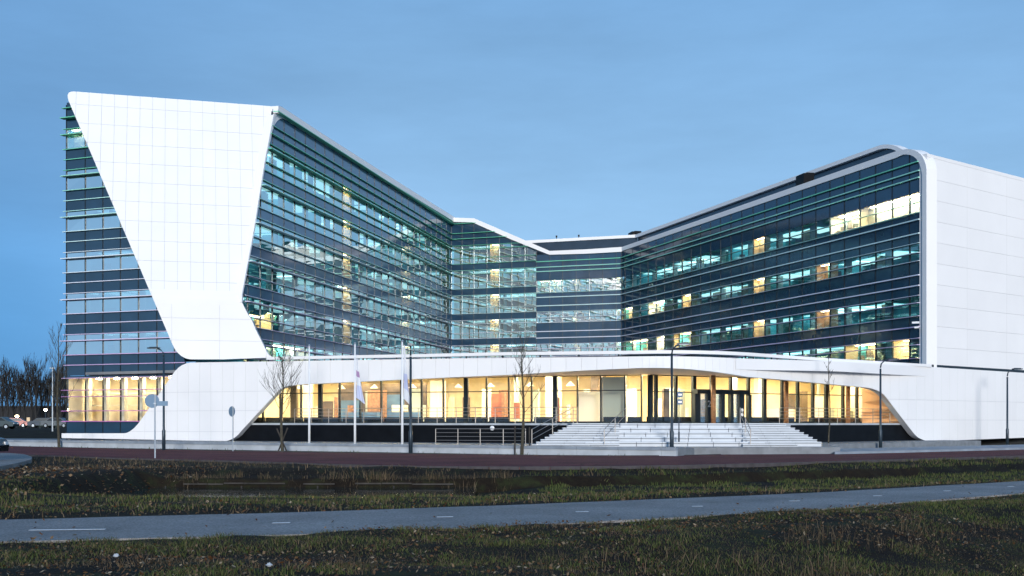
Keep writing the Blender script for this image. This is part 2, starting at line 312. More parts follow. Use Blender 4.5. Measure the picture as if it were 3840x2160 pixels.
# ------------------------------------------------------------------ building planes
def to_px(p): return (HX+F*p.x/p.y, HY-F*(p.z-EYE)/p.y)
class Pl:
    def __init__(s, a, b, up=None):
        s.o = V((a[0], a[1], a[2] if len(a) > 2 else 0)); bb = V((b[0], b[1], b[2] if len(b) > 2 else 0)); s.e1 = (bb-s.o).normalized(); s.L = (bb-s.o).length
        s.e2 = V(up).normalized() if up else V((0, 0, 1)); s.e2 = (s.e2-s.e1*s.e2.dot(s.e1)).normalized()
        s.n = s.e1.cross(s.e2)
        if s.n.dot(V((0, 0, EYE))-s.o) < 0: s.n = -s.n
    def st(s, px, py):
        r = V(((px-HX)/F, 1, (HY-py)/F)); c = V((0, 0, EYE)); t = (s.o-c).dot(s.n)/r.dot(s.n); p = c+r*t-s.o
        return (p.dot(s.e1), p.dot(s.e2))
    def D(s, x, y): return s.st(*d(x, y))
    def pt(s, u, t, k=0): return s.o+s.e1*u+s.e2*t+s.n*k
    def sx(s, srcx): return s.st(srcx/3.75, 400)[0]
def clip_half(poly, a, b, c):          # keep a*s+b*t<=c
    out = []
    for i in range(len(poly)):
        p, q = poly[i], poly[(i+1) % len(poly)]; fp, fq = a*p[0]+b*p[1]-c, a*q[0]+b*q[1]-c
        if fp <= 0: out.append(p)
        if fp*fq < 0: k = fp/(fp-fq); out.append((p[0]+(q[0]-p[0])*k, p[1]+(q[1]-p[1])*k))
    return out
def clip_cell(poly, s0, s1, t0, t1):
    for h in ((-1, 0, -s0), (1, 0, s1), (0, -1, -t0), (0, 1, t1)):
        poly = clip_half(poly, *h)
        if len(poly) < 3: return []
    out = []
    for p in poly:
        if not out or (abs(p[0]-out[-1][0])+abs(p[1]-out[-1][1])) > 1e-4: out.append(p)
    if len(out) > 2 and abs(out[0][0]-out[-1][0])+abs(out[0][1]-out[-1][1]) < 1e-4: out.pop()
    return out if len(out) > 2 and abs(area2(out)) > .02 else []
def area2(p): return sum(p[i][0]*p[(i+1) % len(p)][1]-p[(i+1) % len(p)][0]*p[i][1] for i in range(len(p)))/2
BLD = thing('office_building', 'large white and glass office building with two angled wings above a lit lobby', 'building', (0, 80, 0))
def bpart(mb, name, m, parent=None, **kw):
    me = mb.mesh(name, m, kw.pop('smooth', False)); me.transform(Matrix.Translation((0, -80, 0))); return newobj(name, me, parent or BLD, **kw)
PIECES = {}
def piece(kind, m, poly3, ext, parent, jitter=0):
    c = sum((V(p) for p in poly3), V())/len(poly3); n_ = (V(poly3[1])-V(poly3[0])).cross(V(poly3[-1])-V(poly3[0]))
    PIECES.setdefault(kind, []).append((n_.length/max(c.y, 1)**2, m, poly3, ext, parent))
def flush_pieces(limit=300):
    for kind, L_ in PIECES.items():
        L_.sort(key=lambda q: -q[0]); rest = {}
        for i, (a, m, poly, ext, par) in enumerate(L_):
            if i < limit:
                mb = MB()
                if ext is None: mb.add(poly, [tuple(range(len(poly)))])
                else: mb.prism(poly, ext)
                bpart(mb, kind, m, par)
            else:
                mb = rest.setdefault((m.name, par.name), (MB(), m, par))[0]
                if ext is None: mb.add(poly, [tuple(range(len(poly)))])
                else: mb.prism(poly, ext)
        for mb, m, par in rest.values(): bpart(mb, 'small_'+kind+'_field', m, par, kind='stuff')
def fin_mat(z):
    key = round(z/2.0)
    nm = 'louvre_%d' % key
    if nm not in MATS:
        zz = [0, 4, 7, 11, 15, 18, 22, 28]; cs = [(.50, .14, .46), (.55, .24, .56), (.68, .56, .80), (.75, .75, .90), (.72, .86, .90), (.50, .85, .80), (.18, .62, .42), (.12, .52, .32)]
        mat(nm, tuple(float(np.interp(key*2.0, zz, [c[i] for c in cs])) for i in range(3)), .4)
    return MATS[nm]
def clipped(poly, clips):
    for h in clips:
        poly = clip_half(poly, *h)
        if len(poly) < 3: return []
    return poly if abs(area2(poly)) > 1e-4 else []
def facade(pl, ss, zones, fins, g, sp, clips=(), fin_ext=(0, 0), name='curtain_wall', mull=.055, z0=0, z1=30):
    mbb = MB()                                                   # the frame: transom rails behind the fins
    for z, pr, th in fins:
        P = clipped([(ss[0], z-.035), (ss[-1], z-.035), (ss[-1], z+.035), (ss[0], z+.035)], clips)
        if P: mbb.prism([pl.pt(u, t, -.05) for u, t in P], pl.n*-.06)
    cw = bpart(mbb, name, MULL)
    for i in range(len(ss)-1):
        a, b = ss[i]+mull/2, ss[i+1]-mull/2
        if b-a < .12: continue
        for (t0, t1, k) in zones:
            poly = clipped([(a, t0+.02), (b, t0+.02), (b, t1-.02), (a, t1-.02)], clips)
            if not poly or abs(area2(poly)) < .02: continue
            if k in 'gh':
                j = [random.uniform(-.006, .006) for _ in poly]
                piece('window_pane', g if k == 'g' else GLL, [pl.pt(u, t, -.02+j[q]) for q, (u, t) in enumerate(poly)], None, cw)
            else: piece('spandrel_panel', sp, [pl.pt(u, t, 0) for u, t in poly], pl.n*-.05, cw)
    for u in ss:
        P = clipped([(u-mull/2, z0), (u+mull/2, z0), (u+mull/2, z1), (u-mull/2, z1)], clips)
        if P: mb = MB(); mb.prism([pl.pt(a, t, -.10) for a, t in P], pl.n*.14); bpart(mb, 'mullion', MULL, cw)
    for z, pr, th in fins:
        P = clipped([(ss[0]-fin_ext[0], z-.001), (ss[-1]+fin_ext[1], z-.001), (ss[-1]+fin_ext[1], z+.001), (ss[0]-fin_ext[0], z+.001)], clips)
        if not P: continue
        a, b = min(p[0] for p in P), max(p[0] for p in P)
        if b-a < .2: continue
        mb = MB(); mb.prism([pl.pt(a, z-th/2, .05), pl.pt(a, z+th/2, .05), pl.pt(a, z+th/2-.02, .05+pr), pl.pt(a, z-th/2, .05+pr)], pl.e1*(b-a)); bpart(mb, 'sun_louvre', fin_mat(z), cw)
    return cw
def half(pl, a, b, keep):      # half-plane through two picture points of the edge, keeping the side of point keep
    (s0, t0), (s1, t1), (sk, tk) = pl.D(*a), pl.D(*b), pl.D(*keep); A, B = t1-t0, s0-s1; C = A*s0+B*t0
    return (A, B, C) if A*sk+B*tk <= C else (-A, -B, -C)
def edge_s(h, t): return (h[2]-h[1]*t)/h[0]
def rooms(pl, s0, s1, floors, cw, depth=5.5, cut0=0, cut1=0, lamp_step=3.2, wall=None, lamp=None, cols=5.4, lo=None, hi=None):
    mb = MB(); lm = MB(); S0, S1 = s0, s1
    for (zb, zt) in floors:
        s0 = max(S0, edge_s(lo, zt+.1)+.1) if lo else S0; s1 = min(S1, edge_s(hi, zt+.1)-.1) if hi else S1
        if s1-s0 < 1.5: continue
        f_, c_ = zb-.45, zt+.06
        a, b = s0, s1; A, B = s0+cut0, s1-cut1
        mb.quad(pl.pt(a, c_, -.2), pl.pt(b, c_, -.2), pl.pt(B, c_, -depth), pl.pt(A, c_, -depth), 0)
        mb.quad(pl.pt(a, f_, -.2), pl.pt(b, f_, -.2), pl.pt(B, f_, -depth), pl.pt(A, f_, -depth), 2)
        mb.quad(pl.pt(A, f_, -depth), pl.pt(B, f_, -depth), pl.pt(B, c_, -depth), pl.pt(A, c_, -depth), 1)
        mb.quad(pl.pt(a, f_, -.2), pl.pt(A, f_, -depth), pl.pt(A, c_, -depth), pl.pt(a, c_, -.2), 1)
        mb.quad(pl.pt(b, f_, -.2), pl.pt(B, f_, -depth), pl.pt(B, c_, -depth), pl.pt(b, c_, -.2), 1)
        sx1 = s1; s1 = s1-cut1*.8; u = s0+1.2+random.random()
        while u < s1-1.6:
            if random.random() < .95:
                dd = random.choice((.9, 1.2, 1.6)); lm.quad(pl.pt(u, c_-.03, -dd), pl.pt(min(u+3.0, s1-.2), c_-.03, -dd), pl.pt(min(u+3.0, s1-.2), c_-.03, -min(dd+2.4, depth-.3)), pl.pt(u, c_-.03, -min(dd+2.4, depth-.3)))
            u += lamp_step*random.uniform(.7, 1.3)
        u = s0+1.0
        while u < s1-1 and cols:                                  # columns, partitions and desks behind the glass
            r = random.random()
            mb.box(pl.pt(u, (f_+c_)/2, -1.1), (.42, .42, c_-f_), 0, 3)
            q = u+random.uniform(1.2, 3)
            if r < .5 and q < s1-1.2: mb.prism([pl.pt(q, f_, -.7), pl.pt(q+.08, f_, -.7), pl.pt(q+.08, c_, -.7), pl.pt(q, c_, -.7)], pl.n*-(depth-1.5), 1)
            q = u+random.uniform(1.4, 4)
            if r > .3 and q < s1-2: mb.box(pl.pt(q, f_+.75, -1.5), (1.5, .7, .06), 0, 2); mb.box(pl.pt(q+.2, f_+1.05, -1.5), (.55, .06, .4), 0, 4)
            if r > .8 and q < s1-2: mb.prism([pl.pt(q, f_, -1.9), pl.pt(q+1.5, f_, -1.9), pl.pt(q+1.5, c_, -1.9), pl.pt(q, c_, -1.9)], pl.n*-.05, 5)
            u += cols
    bpart(mb, 'room_interior', [CEIL, wall or ROOMW, ROOMF, CREAMC, MULL, BLINDM], cw)
    bpart(lm, 'ceiling_lamp_field', lamp or LAMP, cw, kind='stuff')
DKW2 = mat('room_furniture', (.16, .12, .09), .6); CREAMC = mat('room_column', (.55, .58, .56), .7); BLINDM = mat('room_partition', (.45, .36, .24), .7)
def litbay(pl, s0, s1, zb, zt, m, cw, dd=.9):
    mb = MB()
    mb.quad(pl.pt(s0, zb-.2, -dd), pl.pt(s1, zb-.2, -dd), pl.pt(s1, zt, -dd), pl.pt(s0, zt, -dd))
    for u in (s0, s1): mb.quad(pl.pt(u, zb-.2, -.1), pl.pt(u, zb-.2, -dd), pl.pt(u, zt, -dd), pl.pt(u, zt, -.1))
    mb.quad(pl.pt(s0, zt, -.1), pl.pt(s1, zt, -.1), pl.pt(s1, zt, -dd), pl.pt(s0, zt, -dd)); mb.quad(pl.pt(s0, zb-.2, -.1), pl.pt(s1, zb-.2, -.1), pl.pt(s1, zb-.2, -dd), pl.pt(s0, zb-.2, -dd))
    if dd > 1 and s1-s0 > 1:
        for q_ in range(int((s1-s0)/1.6)):
            u = s0+.5+q_*1.6+random.uniform(0, .5); mb.box(pl.pt(u, zb+.25, -dd*.55), (.9, .5, .06), 0, 1); mb.box(pl.pt(u+.1, zb+.5, -dd*.6), (.45, .06, .32), 0, 1)
            if random.random() < .5: mb.box(pl.pt(u+.6, (zb+zt)/2-.2, -dd*.8), (.35, .3, zt-zb-.3), 0, 1)
    bpart(mb, 'lit_room', [m, DKW2], cw); lm = MB(); k0, k1 = dd*.35, dd*.75; a_, b_ = s0+(s1-s0)*.12, s1-(s1-s0)*.12
    lm.quad(pl.pt(a_, zt-.03, -k0), pl.pt(b_, zt-.03, -k0), pl.pt(b_, zt-.03, -k1), pl.pt(a_, zt-.03, -k1)); bpart(lm, 'room_lamp', WLAMP if m is ROOM_WHITE else RLAMP, cw)

C34 = (X_at(451.2, 149), 149); C56 = (X_at(621.6, 141.7), 141.7); R6 = (X_at(923.5, 88.9), 88.9)
A3 = (X_at(267.5, 93.85), 93.85)
p3 = Pl(A3, C34); p45 = Pl(C34, C56); p6 = Pl(C56, R6); pL = Pl((X_at(65.6, 93), 93), (X_at(183, 88.7), 88.7)); pE = Pl((30.75, 88.75), (41.7, 97.8))
# --- left wing, long glazed face
W3 = (p3.L-p3.sx(1013))/24.2
ss3 = [p3.L-W3*k for k in range(0, 28)][::-1]; ss3 = [u for u in ss3 if u > p3.st(238.5, 300)[0]+.2]
ss3 = [p3.st(236.5, 300)[0]]+ss3
z3 = [(25.1, 26.75, 's'), (24.4, 25.1, 's'), (23.57, 24.4, 's')]; f3 = [(26.3, .45, .08), (25.1, .14, .05), (24.4, .22, .06)]; fl3 = []
for k in range(6):
    o = -3.085*k; z3 += [(23.1+o, 23.57+o, 'g'), (22.0+o, 23.1+o, 'g'), (21.3+o, 22.0+o, 'g'), (20.485+o, 21.3+o, 's')]; f3 += [(23.57+o, .12, .05), (23.1+o, .42, .07), (22.0+o, .16, .05), (21.3+o, .12, .05)]; fl3.append((21.3+o, 23.57+o))
z3.append((3.0, 5.05, 's'))
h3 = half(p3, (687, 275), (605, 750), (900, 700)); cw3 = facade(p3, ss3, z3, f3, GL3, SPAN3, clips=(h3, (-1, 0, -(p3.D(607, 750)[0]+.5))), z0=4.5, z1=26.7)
rooms(p3, p3.D(607, 750)[0]+.7, p3.L-.3, fl3, cw3, 4.0, 0, 4.0, lo=h3)
ku = p3.sx(1312); bay = max(i for i in range(len(ss3)) if ss3[i] <= ku+.1)
for zb, zt in fl3[:5]: litbay(p3, ss3[bay], ss3[bay+1], zb, zt, ROOM_LIT, cw3)
litbay(p3, ss3[3], ss3[3]+8, fl3[5][0], fl3[5][1]-.2, ROOM_WHITE, cw3, 1.6)
litbay(p3, ss3[1]+.3, ss3[3], fl3[4][0], fl3[4][0]+1.0, ROOM_LIT, cw3, 1.2)
# --- short return face between the wings
ss4 = [p45.sx(880+z/2.147) for z in (1745, 1830, 1925, 2030, 2130, 2230, 2335, 2430)]; ss4[0] = .02
ss5 = [ss4[-1]]+[p45.sx(1900+z/2.229) for z in (360, 468, 580, 690, 803, 915)]+[p45.L-.02]
ra, rb = p45.D(1195, 556), p45.D(1385, 640); sa = (rb[1]-ra[1])/(rb[0]-ra[0])      # roof slope line t = ra.t + sa (s - ra.s)
slope = (-sa, 1, ra[1]-sa*ra[0]-.15)
z4 = [(23.57, 26.9, 's')]; f4 = [(26.3, .3, .07), (25.1, .3, .07), (24.4, .35, .07)]; fl4 = []
for k in range(6):
    o = -3.085*k; z4 += [(23.1+o, 23.57+o, 'g'), (22.0+o, 23.1+o, 'g'), (21.3+o, 22.0+o, 'g'), (20.485+o, 21.3+o, 's')]; f4 += [(23.57+o, .2, .05), (23.1+o, .25, .06), (22.0+o, .2, .05), (21.3+o, .2, .05)]; fl4.append((21.3+o, 23.57+o))
cw4 = facade(p45, ss4, z4, f4, GL3, SPAN, clips=(slope,), z0=4.5, z1=26.7)
rooms(p45, .3, ss4[-1]-.1, fl4[1:], cw4, 6, 0, 0, 3, wall=ROOM_WOOD); rooms(p45, .3, ss4[4], fl4[:1], cw4, 6, 0, 0, 3, wall=ROOM_WOOD)
for zb, zt in fl4: litbay(p45, ss4[3]+.4, ss4[4]-.1, zb, zt, ROOM_LIT, cw4, .9)
Z6 = [(21.15, 22.0, 's'), (20.46, 21.15, 's'), (19.95, 20.46, 's'), (18.85, 19.95, 's'), (18.15, 18.85, 'g'), (17.36, 18.15, 'g'), (16.83, 17.36, 's'), (15.8, 16.83, 's'), (15.08, 15.8, 's'), (14.36, 15.08, 'g'), (13.75, 14.36, 'g'), (12.7, 13.75, 's'), (11.92, 12.7, 's'), (11.18, 11.92, 's'), (10.62, 11.18, 'g'), (9.65, 10.62, 'g'), (8.85, 9.65, 's'), (8.0, 8.85, 's'), (7.5, 8.0, 'g'), (6.5, 7.5, 'g'), (4.5, 6.5, 's')]
FN6 = [(21.15, .16, .10), (20.46, .16, .10), (19.95, .16, .10), (18.15, .08, .04), (17.36, .2, .05), (16.83, .16, .10), (15.8, .16, .10), (15.08, .2, .05), (14.36, .3, .05), (13.75, .2, .05), (12.7, .16, .10), (11.92, .16, .10), (11.18, .2, .05), (10.62, .3, .06), (9.65, .2, .05), (8.85, .16, .10), (8.0, .2, .05), (7.5, .3, .06), (6.5, .2, .05)]
FL6 = [(17.36, 18.85), (13.75, 15.08), (9.65, 11.18), (6.5, 8.0)]
cw5 = facade(p45, ss5, Z6, FN6, GLF, SPAN5, z0=4.5, z1=21.9)
rooms(p45, ss4[-1]+.1, p45.L-.3, FL6, cw5, 6, 0, 0, 4)
litbay(p45, ss5[1], ss5[2], *FL6[0], ROOM_WHITE, cw5); litbay(p45, ss5[0], ss5[1], *FL6[0], ROOM_LIT, cw5, 1.5)
for k in range(4): litbay(p45, ss5[-2], ss5[-1], *FL6[k], ROOM_WHITE if k else ROOM_LIT, cw5, 1)
# --- right wing
W6 = p6.L/26.25; ss6 = [.02]+[W6*(.48+k) for k in range(26)]+[p6.L]
cw6 = facade(p6, ss6, Z6, FN6, GL6, SPAN, clips=(half(p6, (2290, 381), (2331, 425), (2200, 500)),), fin_ext=(0, -.35), z0=4.5, z1=21.9)
rooms(p6, .3, p6.L-.2, FL6, cw6, 5.5, 0, 5.5)
def bays6(a, b, k, m, dd=.6): litbay(p6, ss6[a], ss6[b], *FL6[k], m, cw6, dd)
for k in range(3): bays6(15, 16, k, ROOM_LIT)
bays6(23, 27, 0, ROOM_WHITE, .8); bays6(21, 23, 0, ROOM_WHITE, 1.3)
bays6(4, 6, 1, ROOM_WHITE, 1.2); bays6(0, 2, 1, ROOM_LIT, .8); bays6(8, 9, 1, ROOM_LIT, .7)
bays6(0, 4, 2, ROOM_LIT, 2.0); bays6(5, 6, 2, ROOM_WHITE, 1.5); bays6(7, 9, 2, ROOM_LIT, 1.8); bays6(20, 21, 2, ROOM_WOOD, .8); bays6(20, 21, 1, ROOM_WOOD, .8)
bays6(22, 24, 3, ROOM_LIT, 1.6); bays6(25, 26, 3, ROOM_LIT, 2.2); bays6(0, 8, 3, ROOM_LIT, 1.5)
# --- left gable glazing
ssL = [pL.st(z/1.7045/3.75, 400)[0] for z in (425, 545, 658, 770, 885, 1003, 1115, 1230)]
zL = [(24.4, 25.2, 's'), (25.2, 26.0, 's'), (26.0, 26.5, 's')]; fL = [(26.0, .3, .07), (25.2, .5, .09)]; flL = []
for k in range(6):
    s_ = 23.9-3.18*k; zL += [(s_, s_+.5, 'g'), (s_-1.08, s_, 'g'), (s_-1.86, s_-1.08, 's'), (s_-2.68, s_-1.86, 's')]
    fL += [(s_+.5, .15, .06), (s_, .45, .08), (s_-1.08, .2, .07), (s_-1.86, .12, .07)]; flL.append((s_-1.08, s_+.5))
zL = [q for q in zL if q[0] > 5.3]; zL += [(5.15, 5.32, 's'), (4.2, 5.13, 'h'), (3.7, 4.2, 'h'), (2.6, 3.7, 'h'), (1.8, 2.6, 'h'), (.35, 1.8, 's')]
fL += [(5.13, .3, .07), (4.2, .35, .06), (3.7, .35, .06), (2.6, .35, .06), (1.8, .3, .07)]
hL = half(pL, (185, 252), (445, 862), (200, 700)); cwL = facade(pL, ssL, zL, fL, GLF, SPAN, clips=(hL,), fin_ext=(.18, 0), z0=.4, z1=26.3)
rooms(pL, .1, ssL[-1], flL, cwL, 4.6, 0, 0, 4, hi=hL)
litbay(pL, 0.1, edge_s(hL, flL[0][1]), flL[0][0], flL[0][1], ROOM_WHITE, cwL, .8)
# lit ground floor hall behind the gable glazing
mb = MB(); q = lambda u, t, k: pL.pt(u, t, -k)
s1_ = ssL[-1]
mb.quad(q(.1, .9, .2), q(s1_, .9, .2), q(s1_, .9, 4.5), q(.1, .9, 4.5), 2); mb.quad(q(.1, 5.2, .2), q(s1_, 5.2, .2), q(s1_, 5.2, 4.5), q(.1, 5.2, 4.5), 1)
mb.quad(q(.1, .9, 4.5), q(s1_, .9, 4.5), q(s1_, 5.2, 4.5), q(.1, 5.2, 4.5), 0); mb.quad(q(.1, .9, .2), q(.1, .9, 4.5), q(.1, 5.2, 4.5), q(.1, 5.2, .2), 0); mb.quad(q(s1_, .9, .2), q(s1_, .9, 4.5), q(s1_, 5.2, 4.5), q(s1_, 5.2, .2), 0)
bpart(mb, 'ground_floor_hall', [CREAM, CREAM2, LFLOOR], cwL)
for u in np.arange(.8, s1_-.5, 1.75):
    mb = MB(); mb.box(q(u, 3.0, 1.6), (.38, .38, 4.3), math.atan2(pL.e1.y, pL.e1.x)); bpart(mb, 'hall_column', CREAM2, cwL)
    mb = MB(); mb.box(q(u+.85, 5.12, 2.0), (.5, .5, .06)); bpart(mb, 'hall_lamp', HLAMP, cwL)
for z in (3.0, 3.95): mb = MB(); mb.prism([q(.2, z, 2.6), q(s1_, z, 2.6), q(s1_, z+.10, 2.6), q(.2, z+.10, 2.6)], pL.n*-.3); bpart(mb, 'gallery_rail', CREAM2, cwL)

# --- white cladding
def cladding(pl, outline, cols, rows, th=.05, shell=.5, m=WHITE, gap=.009, name='cladding_shell', back=None, parent=None):
    P = [pl.st(*p) for p in outline]
    if area2(P) < 0: P = P[::-1]
    mb = MB(); mb.prism([pl.pt(u, t, -th) for u, t in P], (back if back is not None else -pl.n*shell)); sh = bpart(mb, name, SHELL, parent)
    for i in range(len(cols)-1):
        for j in range(len(rows)-1):
            c = clip_cell(P, cols[i]+gap, cols[i+1]-gap, rows[j]+gap, rows[j+1]-gap)
            if c: piece('cladding_panel', m, [pl.pt(u, t, 0) for u, t in c], -pl.n*(th+.004), sh)
    return sh
def arc(p0, p1, p2, n=5):  # quadratic corner
    return [((1-t)**2*p0[0]+2*t*(1-t)*p1[0]+t*t*p2[0], (1-t)**2*p0[1]+2*t*(1-t)*p1[1]+t*t*p2[1]) for t in [k/n for k in range(n+1)]]
s_tr, t_tr = p3.D(690, 271); TR = p3.pt(s_tr, t_tr); s_k, t_k = p3.D(605, 750); KN = p3.pt(s_k, t_k)
TLY = TR.y/1.045; TL = V((X_at(67.4, TLY), TLY, TR.z))
KN.z = max(KN.z, 1); pU = Pl(TL, TR, up=(TR-KN))
uo = [d(*p) for p in arc((172, 252), (165, 229), (185, 230))+arc((680, 267), (694, 268), (686, 290))+[(662, 420), (635, 580), (620, 668), (611, 716), (607, 746)]]
# bottom edge of the leaning slab follows the knee line, then the vertical slab below it
kn_r = pU.st(*d(605, 750)); 
def to_px_(p): return (HX+F*p.x/p.y, HY-F*(p.z-EYE)/p.y)
kn_l = to_px(pU.pt(kn_r[0]-20, kn_r[1]))
# left edge in pixels, straight from the top corner to the lower rounding
le = lambda y: (172+(y-252)*(432-172)/(862-252), y)
# intersection of left edge with knee line
kr_px = d(605, 750); best = min(((abs((kn_l[1]+(kr_px[1]-kn_l[1])*((le(y)[0]/K-kn_l[0])/(kr_px[0]-kn_l[0])))*K-y), y) for y in range(600, 860)))[1]
kl_px = d(*le(best))
cU = [pU.st(*d(690, 271))[0]-.93*k for k in range(22)][::-1]; cU = [c+1.0 for c in cU]+[pU.L+2.5]; rU = [kn_r[1]-.4+1.62*k for k in range(14)]
slab_u = cladding(pU, uo+[kl_px], cU, rU, back=V((-.1, 1.15, 0)))
KL = pU.pt(*pU.st(*kl_px)); KR = pU.pt(*kn_r); pLo = Pl((KL.x, KL.y), (KR.x, KR.y))
lo = [kl_px]+[d(*p) for p in [le(790), le(840)]+arc(le(862), (447, 900), (478, 904))+[(560, 904), (640, 901), (690, 899)]+arc((684, 898), (676, 895), (668, 878))+[(644, 830)]+arc((634, 806), (609, 768), (606, 749), 6)]
cladding(pLo, lo, [-2+3.4*k for k in range(9)], [pLo.D(500, 905)[1]-.2+1.62*k for k in range(6)], back=V((-.1, 1.15, 0)))
ka, kb = pU.st(*kl_px), kn_r; mb = MB(); n_ = 7; prof = []
for side_ in (0, 1):
    u0 = ka[0] if side_ == 0 else kb[0]
for i_ in range(n_):
    f_ = i_/(n_-1); 
    up_ = pU.e2*.55*max(0, 1-2*f_); dn_ = V((0, 0, -.55))*max(0, 2*f_-1); off_ = pU.n.lerp(pLo.n, f_).normalized()*(.004+.012*math.sin(math.pi*f_)); prof.append(up_+dn_+off_)
lft_, rgt_ = KL+pU.e1*.10, KR-pU.e1*.06
mb.add([lft_+p-pU.e1*(.42*p.z) for p in prof]+[rgt_+p for p in prof], [(i_, i_+1, n_+i_+1, n_+i_) for i_ in range(n_-1)]); bpart(mb, 'knee_panel', WHITE, smooth=True)
# return of the slab to the glazing (hides the wing's flank)
mb = MB(); a = pLo.pt(*pLo.D(690, 898)); 
mb.prism([(a.x-.6, a.y+1.0, 5.2), (a.x-1.4, a.y+1.0, 5.2), (a.x-1.4, a.y+1.0, 6.3), (a.x-.6, a.y+1.0, 6.3)], (0, .3, 0)); bpart(mb, 'slab_foot', WHITE)
# podium: left plane and right plane meet under the canopy nose
sl_ = -.475; pSL = Pl((-40, 75.6+.475*40), (10.47, 70.6)); APX = (10.47, 70.63); pSR = Pl(APX, (30.44, 87.83))
oSL = [d(*p) for p in [(155, 1090), (312, 1090)]+arc((318, 1089), (334, 1084), (352, 1060))+[(400, 991)]+arc((432, 945), (450, 915), (480, 912))+[(690, 909), (1050, 903), (1390, 899), (1600, 896.6), (1600, 926), (1448, 933), (1281, 943), (1140, 949), (1011, 955), (889, 961), (782, 966)]+arc((738, 969), (705, 972), (692, 992))+[(640, 1048)]+arc((606, 1085), (588, 1110), (560, 1110))+[(380, 1106), (155, 1102)]]
cSL = [-2+1.02*k for k in range(64)]; rSL = [-1, 1.05, 2.55, 3.9, 6.5]
podL = cladding(pSL, oSL, cSL, rSL, shell=.45, name='podium_shell')
oSR = [d(*p) for p in [(1880, 902.8), (2080, 911), (2327, 922), (2576, 938), (2900, 958), (2900, 1092), (2576, 1101), (2370, 1109)]+arc((2340, 1110), (2312, 1108), (2298, 1089))+[(2251, 1028)]+arc((2230, 1000), (2214, 979), (2180, 975))+[(2068, 964.5), (1960, 954.5), (1880, 948)]]
podR = cladding(pSR, oSR, [-.5+1.15*k for k in range(46)], [-1, 1.9, 3.35, 7], shell=.45, name='podium_shell')
# rounded nose where the two podium planes meet
def bez(t, k=0):
    a = pSL.pt(pSL.D(1600, 1000)[0], 0, k); c = V((APX[0], APX[1]-k*1.2, 0)); b = pSR.pt(pSR.D(1880, 1000)[0], 0, k); p = a*(1-t)**2+c*(2*t*(1-t))+b*t*t; return V((p.x, p.y, 0))
NZ = [pSL.D(1600, 896.6)[1], pSR.D(1880, 902.8)[1], pSL.D(1600, 926)[1], pSR.D(1880, 948)[1]]
def nose_z(t): return NZ[0]+(NZ[1]-NZ[0])*t, NZ[2]+(NZ[3]-NZ[2])*t+.14*math.sin(math.pi*t)
NN = 16; mb = MB(); lo_, up_ = [], []
for i in range(NN+1): t = i/NN; zt, zb = nose_z(t); up_.append(bez(t, -.05)+V((0, 0, zt))); lo_.append(bez(t, -.05)+V((0, 0, zb)))
n = NN+1; bk_u = [p+V((0, .5, 0)) for p in up_]; bk_l = [p+V((0, .5, 0)) for p in lo_]
mb.add(up_+lo_+bk_u+bk_l, [(i, i+1, n+i+1, n+i) for i in range(NN)]+[(i, 2*n+i, 2*n+i+1, i+1) for i in range(NN)]+[(n+i, n+i+1, 3*n+i+1, 3*n+i) for i in range(NN)]); nose = bpart(mb, 'canopy_nose', WHITE)
for i in range(NN):
    t0, t1 = i/NN+.0006, (i+1)/NN-.0006; a, b = bez(t0), bez(t1); (ta, ba), (tb, bb) = nose_z(t0), nose_z(t1); nn = (b-a).cross(V((0, 0, 1))).normalized(); nn = nn if nn.y < 0 else -nn
    piece('cladding_panel', WHITE, [a+V((0, 0, ba)), b+V((0, 0, bb)), b+V((0, 0, tb)), a+V((0, 0, ta))], -nn*.053, nose)
CT = (pSL.D(1600, 882.2)[1], pSR.D(1880, 887)[1]); mb = MB()
for i in range(NN):
    t0, t1 = i/NN, (i+1)/NN; q_ = []
    for t in (t0, t1):
        z = CT[0]+(CT[1]-CT[0])*t; o_, i_ = bez(t, .12), bez(t, -.35); q_ += [o_+V((0, 0, z)), o_+V((0, 0, z-.2)), i_+V((0, 0, z-.2)), i_+V((0, 0, z))]
    mb.add(q_, [(0, 4, 5, 1), (1, 5, 6, 2), (2, 6, 7, 3), (3, 7, 4, 0)])
bpart(mb, 'coping', WHITE)
# proud upper band of the canopy nose
mb = MB(); ks = np.linspace(0, 1, 25); up, lw = [], []
for k in ks:
    x = 1850+(2330-1850)*k; off = .70*math.sin(math.pi*min(1, max(0, k)))**1.5
    yt = np.interp(x, [1850, 2080, 2330], [901, 910.5, 921.5]); yb = np.interp(x, [1850, 1897, 2080, 2190, 2313, 2330], [929, 931, 935.5, 941, 946, 947])
    pl_ = pSR if x > 1735 else pSL
    u, t = pl_.D(x, yt); up.append(pl_.pt(u, t, .012+off)); u, t = pl_.D(x, yb); lw.append(pl_.pt(u, t+.02*off, .012+off*1.1))
n = len(ks); inn_u = [p+V((0, 1.6, 0)) for p in up]; inn_l = [p+V((0, 1.6, 0.02)) for p in lw]
mb.add(up+lw+inn_u+inn_l, [(i, i+1, n+i+1, n+i) for i in range(n-1)]+[(i, 2*n+i, 2*n+i+1, i+1) for i in range(n-1)]+[(n+i, n+i+1, 3*n+i+1, 3*n+i) for i in range(n-1)])
bpart(mb, 'canopy_band', WHITE, podR, smooth=False)
